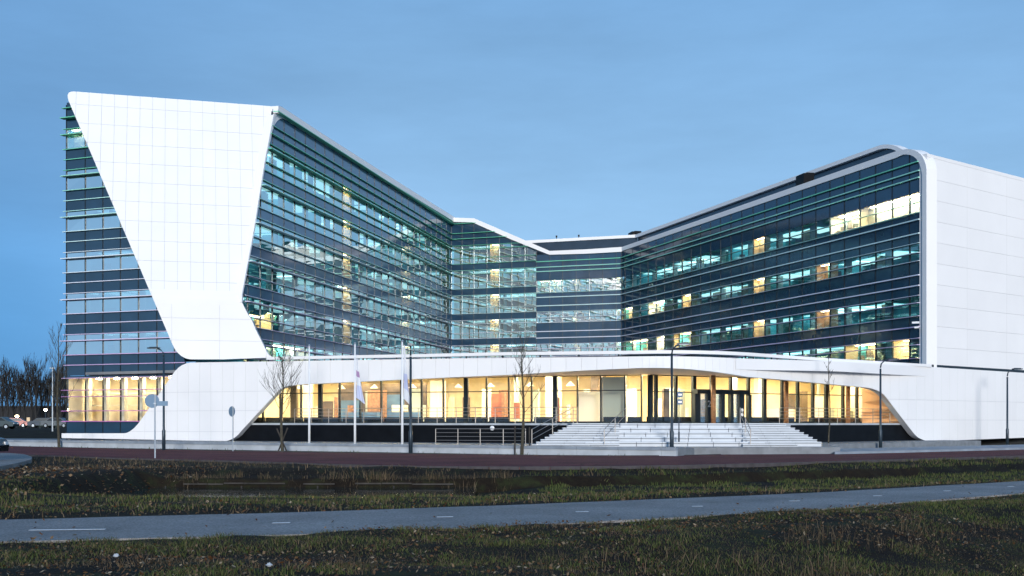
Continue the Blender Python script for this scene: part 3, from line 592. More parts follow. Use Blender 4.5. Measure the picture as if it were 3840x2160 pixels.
# coping rail on little posts along the podium edge
def coping(pl, pts_top, th, name):
    mb = MB()
    P = [pl.D(x, y) for x, y in pts_top]
    for i in range(len(P)-1):
        (u0, t0), (u1, t1) = P[i], P[i+1]
        mb.prism([pl.pt(u0, t0, .12), pl.pt(u0, t0-th, .12), pl.pt(u0, t0-th, -.35), pl.pt(u0, t0, -.35)], pl.pt(u1, t1)-pl.pt(u0, t0))
    o = bpart(mb, name, WHITE); tot = P[-1][0]-P[0][0]; k = 0
    while k < tot:
        u = P[0][0]+k; t = float(np.interp(u, [p[0] for p in P], [p[1] for p in P])); mb = MB(); mb.prism([pl.pt(u-.04, t-th, -.1), pl.pt(u+.04, t-th, -.1), pl.pt(u+.04, t-th-.35, -.1), pl.pt(u-.04, t-th-.35, -.1)], pl.n*-.08); bpart(mb, 'coping_post', MULL, o); k += 2.6
coping(pSL, [(672, 898), (1050, 891), (1274, 886), (1600, 882.2)], .2, 'coping'); coping(pSR, [(1880, 887), (2060, 900), (2327, 916), (2340, 917)], .20, 'coping')
# podium roof deck
pk = lambda pl, x, k, z: (pl.pt(pl.D(x, 1000)[0], 0, -k).x, pl.pt(pl.D(x, 1000)[0], 0, -k).y, z)
mb = MB(); mb.prism([pk(pSL, 200, .6, 5.55), pk(pSL, 1590, .6, 5.55), tuple(bez(.5, -.6)+V((0, 0, 5.55))), pk(pSR, 1890, .6, 5.55), pk(pSR, 2850, .6, 5.3), (75, 150, 5.3), (-40, 150, 5.55)], (0, 0, -.2)); bpart(mb, 'podium_roof', ROOF)
mb = MB(); mb.prism([pSL.pt(pSL.D(470, 905)[0], 5.4, -.8), pSL.pt(pSL.D(720, 905)[0], 5.4, -.8), pSL.pt(pSL.D(720, 905)[0], 6.0, -.8), pSL.pt(pSL.D(470, 905)[0], 6.0, -.8)], -pSL.n*.3); bpart(mb, 'shadow_gap', MULL)
gp = [pSR.D(x, y) for x, y in ((2300, 914), (2576, 931), (2900, 951), (2900, 958), (2576, 937.5), (2300, 920.5))]; mb = MB(); mb.prism([pSR.pt(u, t, -.12) for u, t in gp], -pSR.n*.3); bpart(mb, 'shadow_gap', MULL)
# right end wall with the wing's white frame
oE = [d(2333, 930), d(2333, 386), d(2576, 448), d(2900, 520), d(2900, 975)]
endw = cladding(pE, oE, [-.5+6.0*k for k in range(7)], [4.2+1.56*k for k in range(13)], shell=.6, name='end_wall', gap=.007)
def ribbon(pl, outer, inner, k0, k1, name, m=WHITE):
    A = [pl.D(*p) for p in outer]; B = [pl.D(*p) for p in inner]; n = len(A); mb = MB()
    vs_ = [pl.pt(u, t, k0) for u, t in A]+[pl.pt(u, t, k0) for u, t in B]+[pl.pt(u, t, k1) for u, t in A]+[pl.pt(u, t, k1) for u, t in B]
    fs = []
    for i in range(n-1): fs += [(i, i+1, n+i+1, n+i), (2*n+i, 3*n+i, 3*n+i+1, 2*n+i+1), (i, 2*n+i, 2*n+i+1, i+1), (n+i, n+i+1, 3*n+i+1, 3*n+i)]
    fs += [(0, n, 3*n, 2*n), (n-1, 3*n-1, 4*n-1, 2*n-1)]; mb.add(vs_, fs); return bpart(mb, name, m)
oo = [(1565, 622)]+[(1565+(2262-1565)*k/6, 622+(379-622)*k/6) for k in range(1, 7)]+arc((2285, 375), (2328, 376), (2334, 425), 8)+[(2334, 600), (2334, 800), (2334, 930)]
io = [(1565, 632)]+[(1565+(2255-1565)*k/6, 632+(398-632)*k/6) for k in range(1, 7)]+arc((2275, 389), (2317, 384), (2323, 440), 8)+[(2323, 600), (2323, 800), (2323, 930)]
ribbon(p6, oo, io, .12, -.8, 'wing_frame')
ribbon(p3, [(688, 267), (696, 269), (800, 337), (930, 419), (1050, 494), (1136, 547)], [(686, 284), (696, 287), (800, 353.5), (930, 434), (1050, 507), (1136, 558.5)], .42, -.6, 'roof_edge')
ribbon(p45, [(1133, 548), (1195, 550), (1290, 591), (1385, 632), (1475, 628), (1566, 622)], [(1133, 559), (1190, 560), (1285, 602), (1383, 641.5), (1475, 639), (1566, 634)], .3, -.6, 'roof_edge')
# rounded white corner where slab, roof edge and glazing meet
c0 = arc((669, 395), (683, 276), (720, 303), 8); mb = MB(); pol = [(666, 395), (676, 340), (685, 292), (692, 274), (720, 290)]
pp = [p3.D(*q_) for q_ in pol+c0[::-1]]; mb.prism([p3.pt(u, t, .10) for u, t in pp], p3.n*-.4); bpart(mb, 'corner_fillet', WHITE)
ribbon(p3, [(700, 270), (684, 290), (661, 410), (634, 580), (604, 740), (604, 760)], [(700, 284), (689, 294), (664, 410), (637, 580), (607, 740), (608, 760)], .14, -.5, 'slab_rim')
# set-back upper storey behind the right wing and the return
def offs(pl, s, k, z): p = pl.pt(s, 0, -k); return V((p.x, p.y, z))
n5, n6 = p45.n, p6.n
cB = None
def meet(k):   # corner of the two set-back planes
    a, b = p45.pt(0, 0, -k), p6.pt(0, 0, -k); A = np.array([[p45.e1.x, -p6.e1.x], [p45.e1.y, -p6.e1.y]]); r = np.linalg.solve(A, [b.x-a.x, b.y-a.y]); return a+p45.e1*r[0]
cB = meet(2.6); s5l = p45.st(*d(1325, 605))[0]
lft = offs(p45, s5l-3, 2.6, 0); r6 = offs(p6, p6.D(2236, 372)[0], 2.6, 0)
mb = MB(); ZT = 23.85
mb.prism([(lft.x, lft.y, 21), (cB.x, cB.y, 21), (cB.x, cB.y, ZT), (lft.x, lft.y, ZT)], -n5*.4); sb = bpart(mb, 'setback_storey', DARKW)
mb = MB(); U = V((0, 0, .35))
for a, b, nn in ((V((lft.x, lft.y, ZT)), V((cB.x, cB.y, ZT)), n5),): mb.prism([a+nn*.2, a+nn*.2+U, a-nn*.6+U, a-nn*.6], b-a)
bpart(mb, 'setback_coping', WHITE, sb)
p6u = Pl((p6.pt(0, 0, -2.5).x, p6.pt(0, 0, -2.5).y), (p6.pt(p6.L, 0, -2.5).x, p6.pt(p6.L, 0, -2.5).y))
cBx, cBy = [v_*K for v_ in to_px(V((cB.x, cB.y, ZT+.35)))]
ribbon(p6u, [(cBx, cBy), (2205, 371), (2230, 364), (2258, 377)], [(cBx, 640), (2205, 440), (2230, 430), (2258, 420)], -.1, -.5, 'setback_storey', DARKW)
ribbon(p6u, [(cBx, cBy)]+arc((2205, 371), (2242, 355), (2272, 374), 6)+[(2298, 387)], [(cBx, cBy+8)]+arc((2205, 381), (2240, 366), (2264, 382), 6)+[(2292, 396)], .25, -.5, 'setback_coping')
# roofs
mb = MB()
mb.prism([(TL.x, TL.y+1, 26.5), (TR.x-.3, TR.y+.6, 26.5), (C34[0]-.3, C34[1], 26.5), (C34[0], C34[1]+9, 26.5), (-34, 118, 26.5)], (0, 0, -.2)); bpart(mb, 'roof', ROOF)
mb = MB(); bp = p6.pt(p6.L, 0, -.6); mb.prism([(C34[0]+12, C34[1], 21.6), (C56[0], C56[1]+.6, 21.6), (bp.x, bp.y+.4, 21.4), (60, 113, 21.4), (60, 160, 21.6), (C34[0]+12, 160, 21.6)], (0, 0, -.2)); bpart(mb, 'roof', ROOF)
for px, py, Y, w_, h_ in ((2025, 446, 106, 1.0, .4), (1597, 592, 147, 1.2, .7)):
    p = V((X_at(px/K, Y), Y, EYE+(HY-py/K)/F*Y)); mb = MB(); mb.box((p.x, p.y, p.z-.3), (w_, 1.6, h_+.6), .2); mb.box((p.x+.2, p.y, p.z+h_/2+.04), (w_*.7, 1.3, .10), .2); bpart(mb, 'roof_plant_box', BLACK)
for px, py, Y in ((1456, 598, 148), (1400, 600, 148)):
    p = V((X_at(px/K, Y), Y, EYE+(HY-py/K)/F*Y)); mb = MB(); mb.tube([(p.x, p.y, p.z-.6), (p.x, p.y, p.z+.2)], .04, 6); mb.box((p.x, p.y, p.z+.25), (.2, .15, .22)); bpart(mb, 'roof_camera', BLACK)
mb = MB(); p = p6.pt(*p6.D(2318, 812), .5); mb.box((p.x, p.y, p.z), (.5, .25, .14), -.5); mb.box((p.x+.1, p.y+.1, p.z-.35), (.3, .2, .12), -.5); bpart(mb, 'security_camera', WPAINT)

# ------------------------------------------------------------------ lobby
GC = (9.0, 78.0); GLp = Pl((-19.3, 88.5), GC); GRp = Pl(GC, (X_at(862, 89.9), 89.9)); TZ = 1.66; GT = 4.8
lob = thing('x', 'x', 'x'); bpy.data.objects.remove(lob)
mb = MB(); cl = bpart(MB().prism([GLp.pt(0, TZ, 0), GLp.pt(GLp.L, TZ, 0), GLp.pt(GLp.L, TZ+.12, 0), GLp.pt(0, TZ+.12, 0)], GLp.n*-.1).prism([GRp.pt(0, TZ, 0), GRp.pt(GRp.L, TZ, 0), GRp.pt(GRp.L, TZ+.12, 0), GRp.pt(0, TZ+.12, 0)], GRp.n*-.1), 'lobby_glazing', MULL)
def lobby_side(pl, srcs, thick, zbar, mw=.09):
    ss = [pl.sx(x) for x in srcs]
    for i in range(len(ss)-1):
        for a, b in ((TZ+.1, zbar), (zbar, GT)):
            j = [random.uniform(-.005, .005) for _ in range(4)]
            piece('lobby_pane', GLL, [pl.pt(u, t, -.03+j[q_]) for q_, (u, t) in enumerate([(ss[i]+.04, a+.02), (ss[i+1]-.04, a+.02), (ss[i+1]-.04, b-.02), (ss[i]+.04, b-.02)])], None, cl)
    for i, u in enumerate(ss):
        w_ = .30 if i in thick else mw
        mb = MB(); mb.prism([pl.pt(u-w_/2, TZ, .04), pl.pt(u+w_/2, TZ, .04), pl.pt(u+w_/2, GT, .04), pl.pt(u-w_/2, GT, .04)], pl.n*-.2); bpart(mb, 'lobby_mullion', MULL, cl)
    for z in (zbar, GT): mb = MB(); mb.prism([pl.pt(ss[0], z-.03, .03), pl.pt(ss[-1], z-.03, .03), pl.pt(ss[-1], z+.03, .03), pl.pt(ss[0], z+.03, .03)], pl.n*-.1); bpart(mb, 'transom', MULL, cl)
    for i in range(len(ss)-1):     # dark convector boxes inside the glass foot
        if random.random() < .8: mb = MB(); mb.prism([pl.pt(ss[i]+.1, TZ+.05, -.25), pl.pt(ss[i+1]-.1, TZ+.05, -.25), pl.pt(ss[i+1]-.1, TZ+.42, -.25), pl.pt(ss[i]+.1, TZ+.42, -.25)], pl.n*-.3); bpart(mb, 'convector', BLACK, cl)
lobby_side(GLp, [940, 985, 1050, 1128, 1200, 1273, 1350, 1429, 1503, 1580, 1662, 1747, 1824, 1907, 1993, 2081, 2165, 2253, 2343.5, 2405], (4, 11, 15), 3.82)
lobby_side(GRp, [2441, 2462, 2536, 2604, 2670, 2742, 2808, 2868, 2935, 2993, 3050, 3101, 3163, 3215.5, 3257], (0, 3, 7, 11), 3.72, .2)
# lobby room
lb = MB(); inb = lambda pl, u, z, k: pl.pt(u, z, -k)
poly = [GLp.pt(0, 0), GLp.pt(GLp.L, 0), GRp.pt(GRp.L, 0), GRp.pt(GRp.L, 0)+V((-1, 9, 0)), V((9, 92, 0)), GLp.pt(0, 0)+V((2, 10, 0))]
fl = [V((p.x, p.y+.12, TZ+.02)) for p in poly]; CZ = 5.26; ce = [V((p.x, p.y+.12, CZ)) for p in poly]
lb.add(fl, [tuple(range(6))], 2); lb.add(ce, [tuple(range(6))], 1)
for i in (2, 3, 4, 5): lb.quad(fl[i], fl[(i+1) % 6], ce[(i+1) % 6], ce[i], 0)
bpart(lb, 'lobby_room', [CREAM, CREAM2, LFLOOR], cl)
for u in np.arange(1.2, GLp.L, 2.4):
    for k in (2.2, 6.2): mb = MB(); mb.box(GLp.pt(u, 5.23, -k), (1.0, 1.0, .012)); bpart(mb, 'downlight', DLIGHT, cl)
for u in np.arange(1.5, GRp.L, 2.4):
    for k in (2.2, 6.2): mb = MB(); mb.box(GRp.pt(u, 5.23, -k), (1.0, 1.0, .012)); bpart(mb, 'downlight', DLIGHT, cl)
def sxk(pl, srcx, k): a = pl.o+pl.n*k; b = a+pl.e1; return Pl((a.x, a.y), (b.x, b.y)).sx(srcx)
def inner(pl, srcx, w_, z0, z1, k, m, name, dep=.2):
    u = sxk(pl, srcx, -k); mb = MB(); mb.prism([pl.pt(u-w_/2, z0, -k), pl.pt(u+w_/2, z0, -k), pl.pt(u+w_/2, z1, -k), pl.pt(u-w_/2, z1, -k)], pl.n*-dep); return bpart(mb, name, m, cl)
BLUEW = mat('lobby_blue_wall', (.10, .19, .33), .6, noise=(1, .3)); DKWOOD = mat('dark_wood_wall', (.10, .07, .045), .5, noise=(2, .4)); GREY = mat('grey_partition', (.45, .5, .44), .5); WHITEW = mat('white_lobby_wall', (.85, .82, .72), .7)
inner(GLp, 1430, 7.5, TZ, GT-.1, 6.5, DKWOOD, 'wood_wall'); inner(GLp, 1412, 1.5, TZ, 4.1, 3.6, WOODC, 'wood_wall'); inner(GLp, 1475, 1.6, TZ, 3.8, 5.0, BLUEW, 'blue_wall'); inner(GLp, 1300, 2.2, TZ, 3.4, 5.5, BLUEW, 'blue_wall')
inner(GLp, 1865, .95, TZ, 3.75, 3.2, REDD, 'red_door', .1); inner(GLp, 1887, .25, TZ, 3.75, 3.1, WOODC, 'door_leaf', .1); inner(GLp, 1937, .4, TZ+.3, 3.1, 2.8, REDD, 'fire_cabinet', .2)
inner(GLp, 2090, .25, TZ, 3.4, .7, REDD, 'red_post', .15); inner(GLp, 2210, 1.5, TZ, 3.8, 2.0, WHITEW, 'white_wall'); inner(GLp, 2300, 1.5, TZ, GT-.05, 1.2, GREY, 'frosted_screen', .06)
inner(GLp, 1640, 1.2, TZ, GT, 5, WHITEW, 'white_wall'); inner(GLp, 1100, .5, TZ, GT, 1.2, DKWOOD, 'wood_post'); inner(GLp, 1560, .8, TZ, 4.2, 4.6, GREY, 'frosted_screen'); inner(GLp, 1220, 1.1, TZ, 3.3, 3.5, DKWOOD, 'wood_wall')
for x in (1330, 1390, 1480, 1540): inner(GLp, x, 1.1, TZ, TZ+.8, 2.6, BLUEW if x % 3 else REDD, 'armchair', .7)
inner(GRp, 2500, .5, TZ, 4.0, 1.5, DKWOOD, 'wood_post'); inner(GRp, 2560, .5, TZ, 4.0, 2.5, GREY, 'frosted_screen'); inner(GRp, 2960, 1.3, 2.7, 3.9, 3.5, DKWOOD, 'screen', .06); inner(GRp, 2920, 3.2, TZ, TZ+1.05, 2.8, WHITEW, 'reception_desk', .8)
inner(GRp, 3068, 1.2, TZ, 3.7, 2.8, WHITEW, 'white_wall'); inner(GRp, 3200, .9, TZ, 2.6, 1.5, GREY, 'cabinet', .4)
random.seed(21)
for x in list(range(1010, 2400, 62)): inner(GLp, x+random.uniform(-15, 15), random.choice((.25, .4, .7, 1.1)), TZ, random.choice((GT+.3, 4.1, 3.6, 3.0)), random.uniform(3, 8), random.choice((WHITEW, CREAM2, DKWOOD, GREY, CREAM, WOODC)), 'lobby_partition', random.choice((.15, .5)))
for x in list(range(2480, 3240, 55)): inner(GRp, x+random.uniform(-15, 15), random.choice((.25, .4, .7, 1.0)), TZ, random.choice((GT+.3, 4.1, 3.4, 2.8)), random.uniform(2.5, 7), random.choice((WHITEW, CREAM2, DKWOOD, GREY, CREAM)), 'lobby_partition', random.choice((.15, .5)))
for u in np.arange(2, GLp.L-1, 3.1):
    mb = MB(); c_ = GLp.pt(u, 4.25, -random.uniform(2.5, 6)); mb.lathe(c_, [(.04, .3), (.10, .22), (.28, .05), (.30, 0)], 12); bpart(mb, 'pendant_lamp', WHITEW, cl)
# entrance draught lobby with revolving door, marked 2
for a_, b_ in ((2606, 2628), (2654, 2669), (2706, 2720), (2741, 2752), (2772, 2794), (2808, 2820)): inner(GRp, (a_+b_)/2, (b_-a_)/3.75*78/1200/.8, TZ, 3.62, -.6, MULL, 'door_post', .3)
inner(GRp, 2713, 4.75, 3.62, 3.92, -.65, MULL, 'door_head', .5)
for x in (2641, 2687, 2762): inner(GRp, x, .7, TZ+.05, 3.6, -.5, GLL, 'door_leaf', .03)
tcu = bpy.data.curves.new('house_number', 'FONT'); tcu.body = '2'; tcu.size = .60; tcu.extrude = .004
tob = bpy.data.objects.new('tmp', tcu); COL.objects.link(tob); bpy.context.view_layer.update(); tme = bpy.data.meshes.new_from_object(tob.evaluated_get(bpy.context.evaluated_depsgraph_get())); bpy.data.objects.remove(tob)
tme.materials.clear(); tme.materials.append(WPAINT); u = sxk(GRp, 2661, .62); R3 = Matrix((GRp.e1, GRp.e2, GRp.n)).transposed().to_4x4(); R3.translation = GRp.pt(u-.17, 2.75, .62)-V((0, 80, 0)); tme.transform(R3); newobj('house_number', tme, cl)
for z in (2.55, 2.25): mb = MB(); mb.lathe(GRp.pt(sxk(GRp, 2783, .62), z, .62), [(.12, 0), (.12, .01)], 14, ax=GRp.n); bpart(mb, 'door_sticker', WPAINT, cl)
# timber columns on the terrace
for srcx, pl, k in ((2675, GRp, 1.4), (2948, GRp, .9), (3180, GRp, .6)):
    p = pl.pt(sxk(pl, srcx, k), 0, k); mb = MB(); mb.lathe((p.x, p.y, TZ), [(.17, 0), (.17, 3.4)], 12); bpart(mb, 'canopy_column', WOODC, cl, smooth=True)
# soffit between fascia bottom and glazing head
fas = [(692, 975), (782, 966), (1011, 955), (1281, 943), (1448, 933), (1598, 926.2)]; mb = MB(); A = []; B = []
for x, y in fas:
    u, t = pSL.D(x, y); A.append(pSL.pt(u, t, -.05)); g = GLp.pt(min(GLp.L, GLp.D(x, 1000)[0]), GT+.03, 0); B.append(g)
for i in range(1, NN):
    t = i/NN; p = bez(t, -.08); p.z = nose_z(t)[1]; A.append(p); px_ = to_px(p)[0]; B.append(GLp.pt(GLp.st(px_, 400)[0], GT+.03, 0) if px_ < 650 else GRp.pt(GRp.st(px_, 400)[0], GT+.03, 0))
for x, y in [(1882, 948), (1960, 954.5), (2068, 964.5), (2180, 975)]:
    u, t = pSR.D(x, y); A.append(pSR.pt(u, t, -.05)); B.append(GRp.pt(GRp.D(x, 1000)[0], GT+.03, 0))
A.append(pSR.pt(*pSR.D(2214, 985), -.05)); B.append(GRp.pt(GRp.L+.3, GT, 0))
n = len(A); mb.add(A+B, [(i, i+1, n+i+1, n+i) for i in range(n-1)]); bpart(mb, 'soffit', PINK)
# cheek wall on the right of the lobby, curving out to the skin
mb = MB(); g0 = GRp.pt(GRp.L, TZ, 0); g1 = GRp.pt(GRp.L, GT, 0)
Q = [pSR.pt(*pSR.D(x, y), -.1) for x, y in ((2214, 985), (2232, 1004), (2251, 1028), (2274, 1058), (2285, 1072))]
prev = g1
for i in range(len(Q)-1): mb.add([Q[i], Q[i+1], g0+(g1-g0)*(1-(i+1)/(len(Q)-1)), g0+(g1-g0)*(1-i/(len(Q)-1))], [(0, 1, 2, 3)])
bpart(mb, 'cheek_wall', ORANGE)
# terrace, black plinth wall
mb = MB(); sbk = .55
tp = [pk(pSL, 560, sbk, TZ), pk(pSL, 1735, sbk, TZ), pk(pSR, 1760, sbk, TZ), pk(pSR, 2320, sbk, TZ)]; bk = [GRp.pt(GRp.L, TZ, -.5), GRp.pt(0, TZ, -.5), GLp.pt(0, TZ, -.5)]
mb.prism([V(p) for p in tp]+[V((b.x, b.y, TZ)) for b in bk], (0, 0, -.12)); bpart(mb, 'terrace', CONC)
mb = MB()
for pl, a, b in ((pSL, 560, 1735), (pSR, 1745, 2330)):
    u0, u1 = pl.D(a, 1000)[0], pl.D(b, 1000)[0]; mb.prism([pl.pt(u0, .1, -sbk-.02), pl.pt(u1, .1, -sbk-.02), pl.pt(u1, TZ-.125, -sbk-.02), pl.pt(u0, TZ-.125, -sbk-.02)], pl.n*-.3)
bpart(mb, 'plinth_wall', BLACK)
mb = MB(); mb.lathe(pSL.pt(pSL.D(1230, 1077)[0], pSL.D(1230, 1077)[1], -.5), [(.15, 0), (.15, .06), (.08, .1)], 12, ax=pSL.n); bpart(mb, 'wall_lamp', WPAINT)
flush_pieces()

# ------------------------------------------------------------------ plaza, wall, steps
pWl = Pl((-46, 64.8+.6*46), (8.2, 64.8-.6*8.2))
mb = MB(); a, b = pWl.pt(0, 0, -.2), pWl.pt(pWl.L, 0, -.2)
mb.prism([(a.x, a.y, .40), (b.x, b.y, .40), (9.5, 62.5, .40), (17.5, 64, .40), (19, 72, .40), (34, 87, .40), (30, 92, .40), (9, 80, .40), (-20, 92, .40), (-40, 98, .40), (-60, 104, .4)], (0, 0, -.5)); mb.build('plaza', PLAZA, kind='structure')
mb = MB(); mb.prism([(17, 63.2, .16), (22, 66.8, .16), (44, 84, .16), (60, 97, .16), (60, 104, .16), (19, 70.6, .16)], (0, 0, -.3)); mb.build('pavement', CONCD, kind='structure')
lw_ = thing('retaining_wall', 'long low concrete block retaining wall along the street edge', 'wall', (pWl.o.x, pWl.o.y, 0))
u = 0
blk = {}
while u < pWl.L-.2:
    w_ = min(2.4, pWl.L-u); p = pWl.o
    for nm, z0, z1, k, m in (('block', -.1, .30, 0, CONC), ('coping_stone', .303, .46, .05, CONCD)):
        mb = MB(); f_ = lambda uu, t, kk: pWl.pt(uu, t, kk)-V((p.x, p.y, 0)); mb.prism([f_(u+.008, z0, k), f_(u+w_-.008, z0, k), f_(u+w_-.008, z1, k), f_(u+.008, z1, k)], pWl.n*-.3); mb.build(nm, m, lw_)
    u += 2.4
NST, ZB, ZTOP = 10, .40, 1.66; stair = thing('entrance_stairs', 'broad pale stone entrance stairs fanning out below the lobby', 'stairs', (9, 66, .4)); rise = (ZTOP-ZB)/NST
def xr(Y, k): # left and right ends of the flight at fraction k (0 top, 1 bottom)
    return X_at((1438+(1338-1438)*k)/K, Y), X_at((1978+(2078-1978)*k)/K, Y)
for i in range(NST):
    k = i/(NST-1); Y = 69.6-5.0*k; x0, x1 = xr(Y, k); zt = ZTOP-rise*i; zl = .35
    cl_, cr_ = X_at(1560/K, Y), X_at(1868/K, Y)
    for a, b in ((x0, cl_-.02), (cr_+.02, x1)):
        m_ = 3; w_ = (b-a)/m_
        for q_ in range(m_): dp = 5.0 if i == 0 else 1.2; mb = MB(); mb.box((a+w_*(q_+.5)-9, Y+dp/2+.02-66, (zt-.085+zl)/2-.4), (w_-.012, dp-.02, zt-.085-zl)); mb.box((a+w_*(q_+.5)-9, Y+dp/2+.14-66, zt-.0675-.4), (w_-.03, dp-.05, .034), 0, 1); mb.box((a+w_*(q_+.5)-9, Y+dp/2-66-.01, zt-.025-.4), (w_-.006, dp, .05)); mb.build('step', [STONE, CONCD], stair)  # darker strip under each nosing paints in its shadow line
for j in range(5):
    Y = 69.3-1.0*j-.2; zt = ZTOP-rise*2*j-.005; cl_, cr_ = X_at((1560-22*j)/K, Y), X_at((1868+14*j)/K, Y); nb = 7; w_ = (cr_-cl_)/nb
    for q_ in range(nb): sh = random.uniform(-.004, .004); mb = MB(); mb.box((cl_+w_*(q_+.5)-9, Y+1.0-66+sh+.03, (zt-.105+.35)/2-.4+sh), (w_-.03, 2.0, zt-.105-.35)); mb.box((cl_+w_*(q_+.5)-9, Y+1.0-66+sh+.14, zt-.0875-.4+sh), (w_-.05, 2.0, .034), 0, 1); mb.box((cl_+w_*(q_+.5)-9, Y+1.0-66+sh, zt-.035-.4+sh), (w_-.02, 2.05, .07)); mb.build('seat_block', [STONE, CONCD], stair)  # same painted shadow line, a darker strip below each top slab
mb = MB(); mb.prism([(3.3, 69.9, TZ-.002), (16.2, 69.9, TZ-.002), (17, 76, TZ-.002), (10.5, 72, TZ-.002), (3, 75, TZ-.002)], (0, 0, -1.3)); mb.build('landing', STONE).parent = stair; stair.children[-1].location = (-9, -66, -.4)

def railing(name, label, pts, h, nr, posts=True, r=.022, every=1):
    base = V(pts[0]); t = thing(name, label, 'railing', base, 'steel railings at the entrance')
    P = [V(p)-base for p in pts]
    for k in range(nr):
        z = h*(1-k/max(nr, 1)*.92); mb = MB(); mb.tube([p+V((0, 0, z)) for p in P], r if k == 0 else r*.7, 6); mb.build('rail', STEEL, t)
    for i, p in enumerate(P): 
        if i % every == 0: mb = MB(); mb.tube([p, p+V((0, 0, h))], r*1.1, 6); mb.build('post', STEEL, t)
    return t
uu = np.linspace(pSL.D(725, 1000)[0], pSL.D(1440, 1000)[0], 16)
railing('railing', 'steel railing along the terrace edge left of the stairs', [pSL.pt(u, TZ, -.75) for u in uu], 1.0, 4)
uu = np.linspace(pSR.D(1985, 1000)[0], pSR.D(2262, 1000)[0], 7)
railing('railing', 'steel railing along the terrace edge right of the stairs', [pSR.pt(u, TZ, -.75) for u in uu], 1.0, 4)
Yr = 67.2; railing('railing', 'low steel railing on the plaza in front of the black plinth', [(X_at(x/K, Yr+.9*(1300-x)/205*1.6), Yr+.9*(1300-x)/205*1.6, .40) for x in (1096, 1152, 1208, 1266, 1322)], .95, 4)
def srail(label, x_top, x_bot, nr=3): railing('handrail', label, [(X_at(x/K, 69.4-4.6*k), 69.4-4.6*k, ZTOP-(ZTOP-ZB)*k*.97) for k, x in ((0, x_top), (.5, (x_top+x_bot)/2), (1, x_bot))], .9, nr)
srail('steel handrail running down the left flank of the stairs', 1442, 1338); srail('steel handrail left of the seat blocks on the stairs', 1575, 1520, 2); srail('steel handrail right of the seat blocks on the stairs', 1862, 1888, 2)

# ------------------------------------------------------------------ street furniture
def lamp_post(px, Y, h, arm, label):
    t = thing('street_lamp', label, 'street lamp', (X_at(px/K, Y), Y, 0), 'street lamps'); mb = MB()
    mb.lathe((0, 0, -.1), [(.11, 0), (.11, 1.3), (.075, 1.4), (.06, h-.45)], 10); mb.build('pole', POST, t, smooth=True)
    ax, ay = arm; mb = MB(); mb.tube([(0, 0, h-.5), (ax*.05, ay*.05, h-.25), (ax*.25, ay*.25, h-.08), (ax*.55, ay*.55, h)], [.05, .045, .04, .035], 8); mb.build('arm', POST, t, smooth=True)
    c = V((ax*.85, ay*.85, h+.04)); mb = MB(); L_ = math.hypot(ax, ay); rz = math.atan2(ay, ax)
    mb.box(c, (.75, .24, .07), rz); mb.box(c+V((0, 0, .05)), (.5, .16, .05), rz); mb.build('lamp_head', POST, t)
    mb = MB(); mb.box(c-V((0, 0, .045)), (.5, .16, .02), rz); mb.build('lens', GREYP, t)
lamp_post(1690, 64, 5.85, (.75, -.1), 'dark street lamp standing before the middle of the entrance stairs')
lamp_post(2215, 75.5, 5.65, (.95, .15), 'dark street lamp in front of the black plinth right of the stairs')
lamp_post(2534, 88, 5.6, (.95, .2), 'dark street lamp in front of the white wall, rightmost in view')
lamp_post(412, 73, 6.2, (-.75, .1), 'dark street lamp before the left glass gable, its arm pointing left')
lamp_post(1033, 64.5, 5.8, (.05, -.75), 'straight dark street lamp just right of the flagpole with the white flag')
def flagpole(px, Y, h, label):
    t = thing('flagpole', label, 'flagpole', (X_at(px/K, Y), Y, .4), 'white flagpoles on the plaza')
    mb = MB(); mb.lathe((0, 0, 0), [(.075, 0), (.07, 2), (.045, h)], 10); mb.build('pole', WPAINT, t, smooth=True)
    mb = MB(); mb.lathe((0, 0, h), [(.05, 0), (.07, .05), (.04, .12)], 10); mb.build('finial', GREYP, t); mb = MB(); mb.lathe((0, 0, -.01), [(.13, 0), (.13, .05)], 10); mb.build('foot', GREYP, t); return t
flagpole(778, 75.5, 6.1, 'white flagpole without a flag, leftmost of the three on the plaza'); flagpole(893, 73.5, 6.1, 'white flagpole carrying the bluish and purple hanging flag'); flagpole(1012, 71.5, 6.1, 'white flagpole carrying the limp white flag')
def flag(px, Y, z0, z1, w0, w1, cols, label):
    mb = MB(); n, m_ = 14, 6; x0 = X_at(px/K, Y)+.05; vs_ = []
    for i in range(n+1):
        f_ = i/n; z = z1+(z0-z1)*f_; w_ = w0+(w1-w0)*f_**1.4
        for j in range(m_+1): s_ = j/m_; vs_.append((x0+w_*s_, Y+.07*math.sin(s_*9+f_*3)*(.4+f_), z-.35*s_*f_+.03*math.sin(7*f_+s_*5)))
    for i in range(n):
        for j in range(m_): a = i*(m_+1)+j; mb.add([vs_[a], vs_[a+1], vs_[a+m_+2], vs_[a+m_+1]], [(0, 1, 2, 3)], min(len(cols)-1, int(len(cols)*i/n)))
    mb.build('flag', cols, label=label, cat='flag', group='flags on the plaza')
CL1 = mat('flag_white', (.75, .78, .82), .8); CL2 = mat('flag_lilac', (.55, .60, .78), .8); CL3 = mat('flag_purple', (.42, .28, .48), .8)
flag(894, 73.5, 3.2, 5.6, .10, .55, [CL1, CL1, CL3, CL1, CL1, CL2, CL2, CL2], 'bluish white flag with a purple patch hanging limp'); flag(1013, 71.5, 3.1, 6.3, .10, .42, [CL1, CL1, CL2, CL1], 'plain white flag hanging limp in a narrow fold')
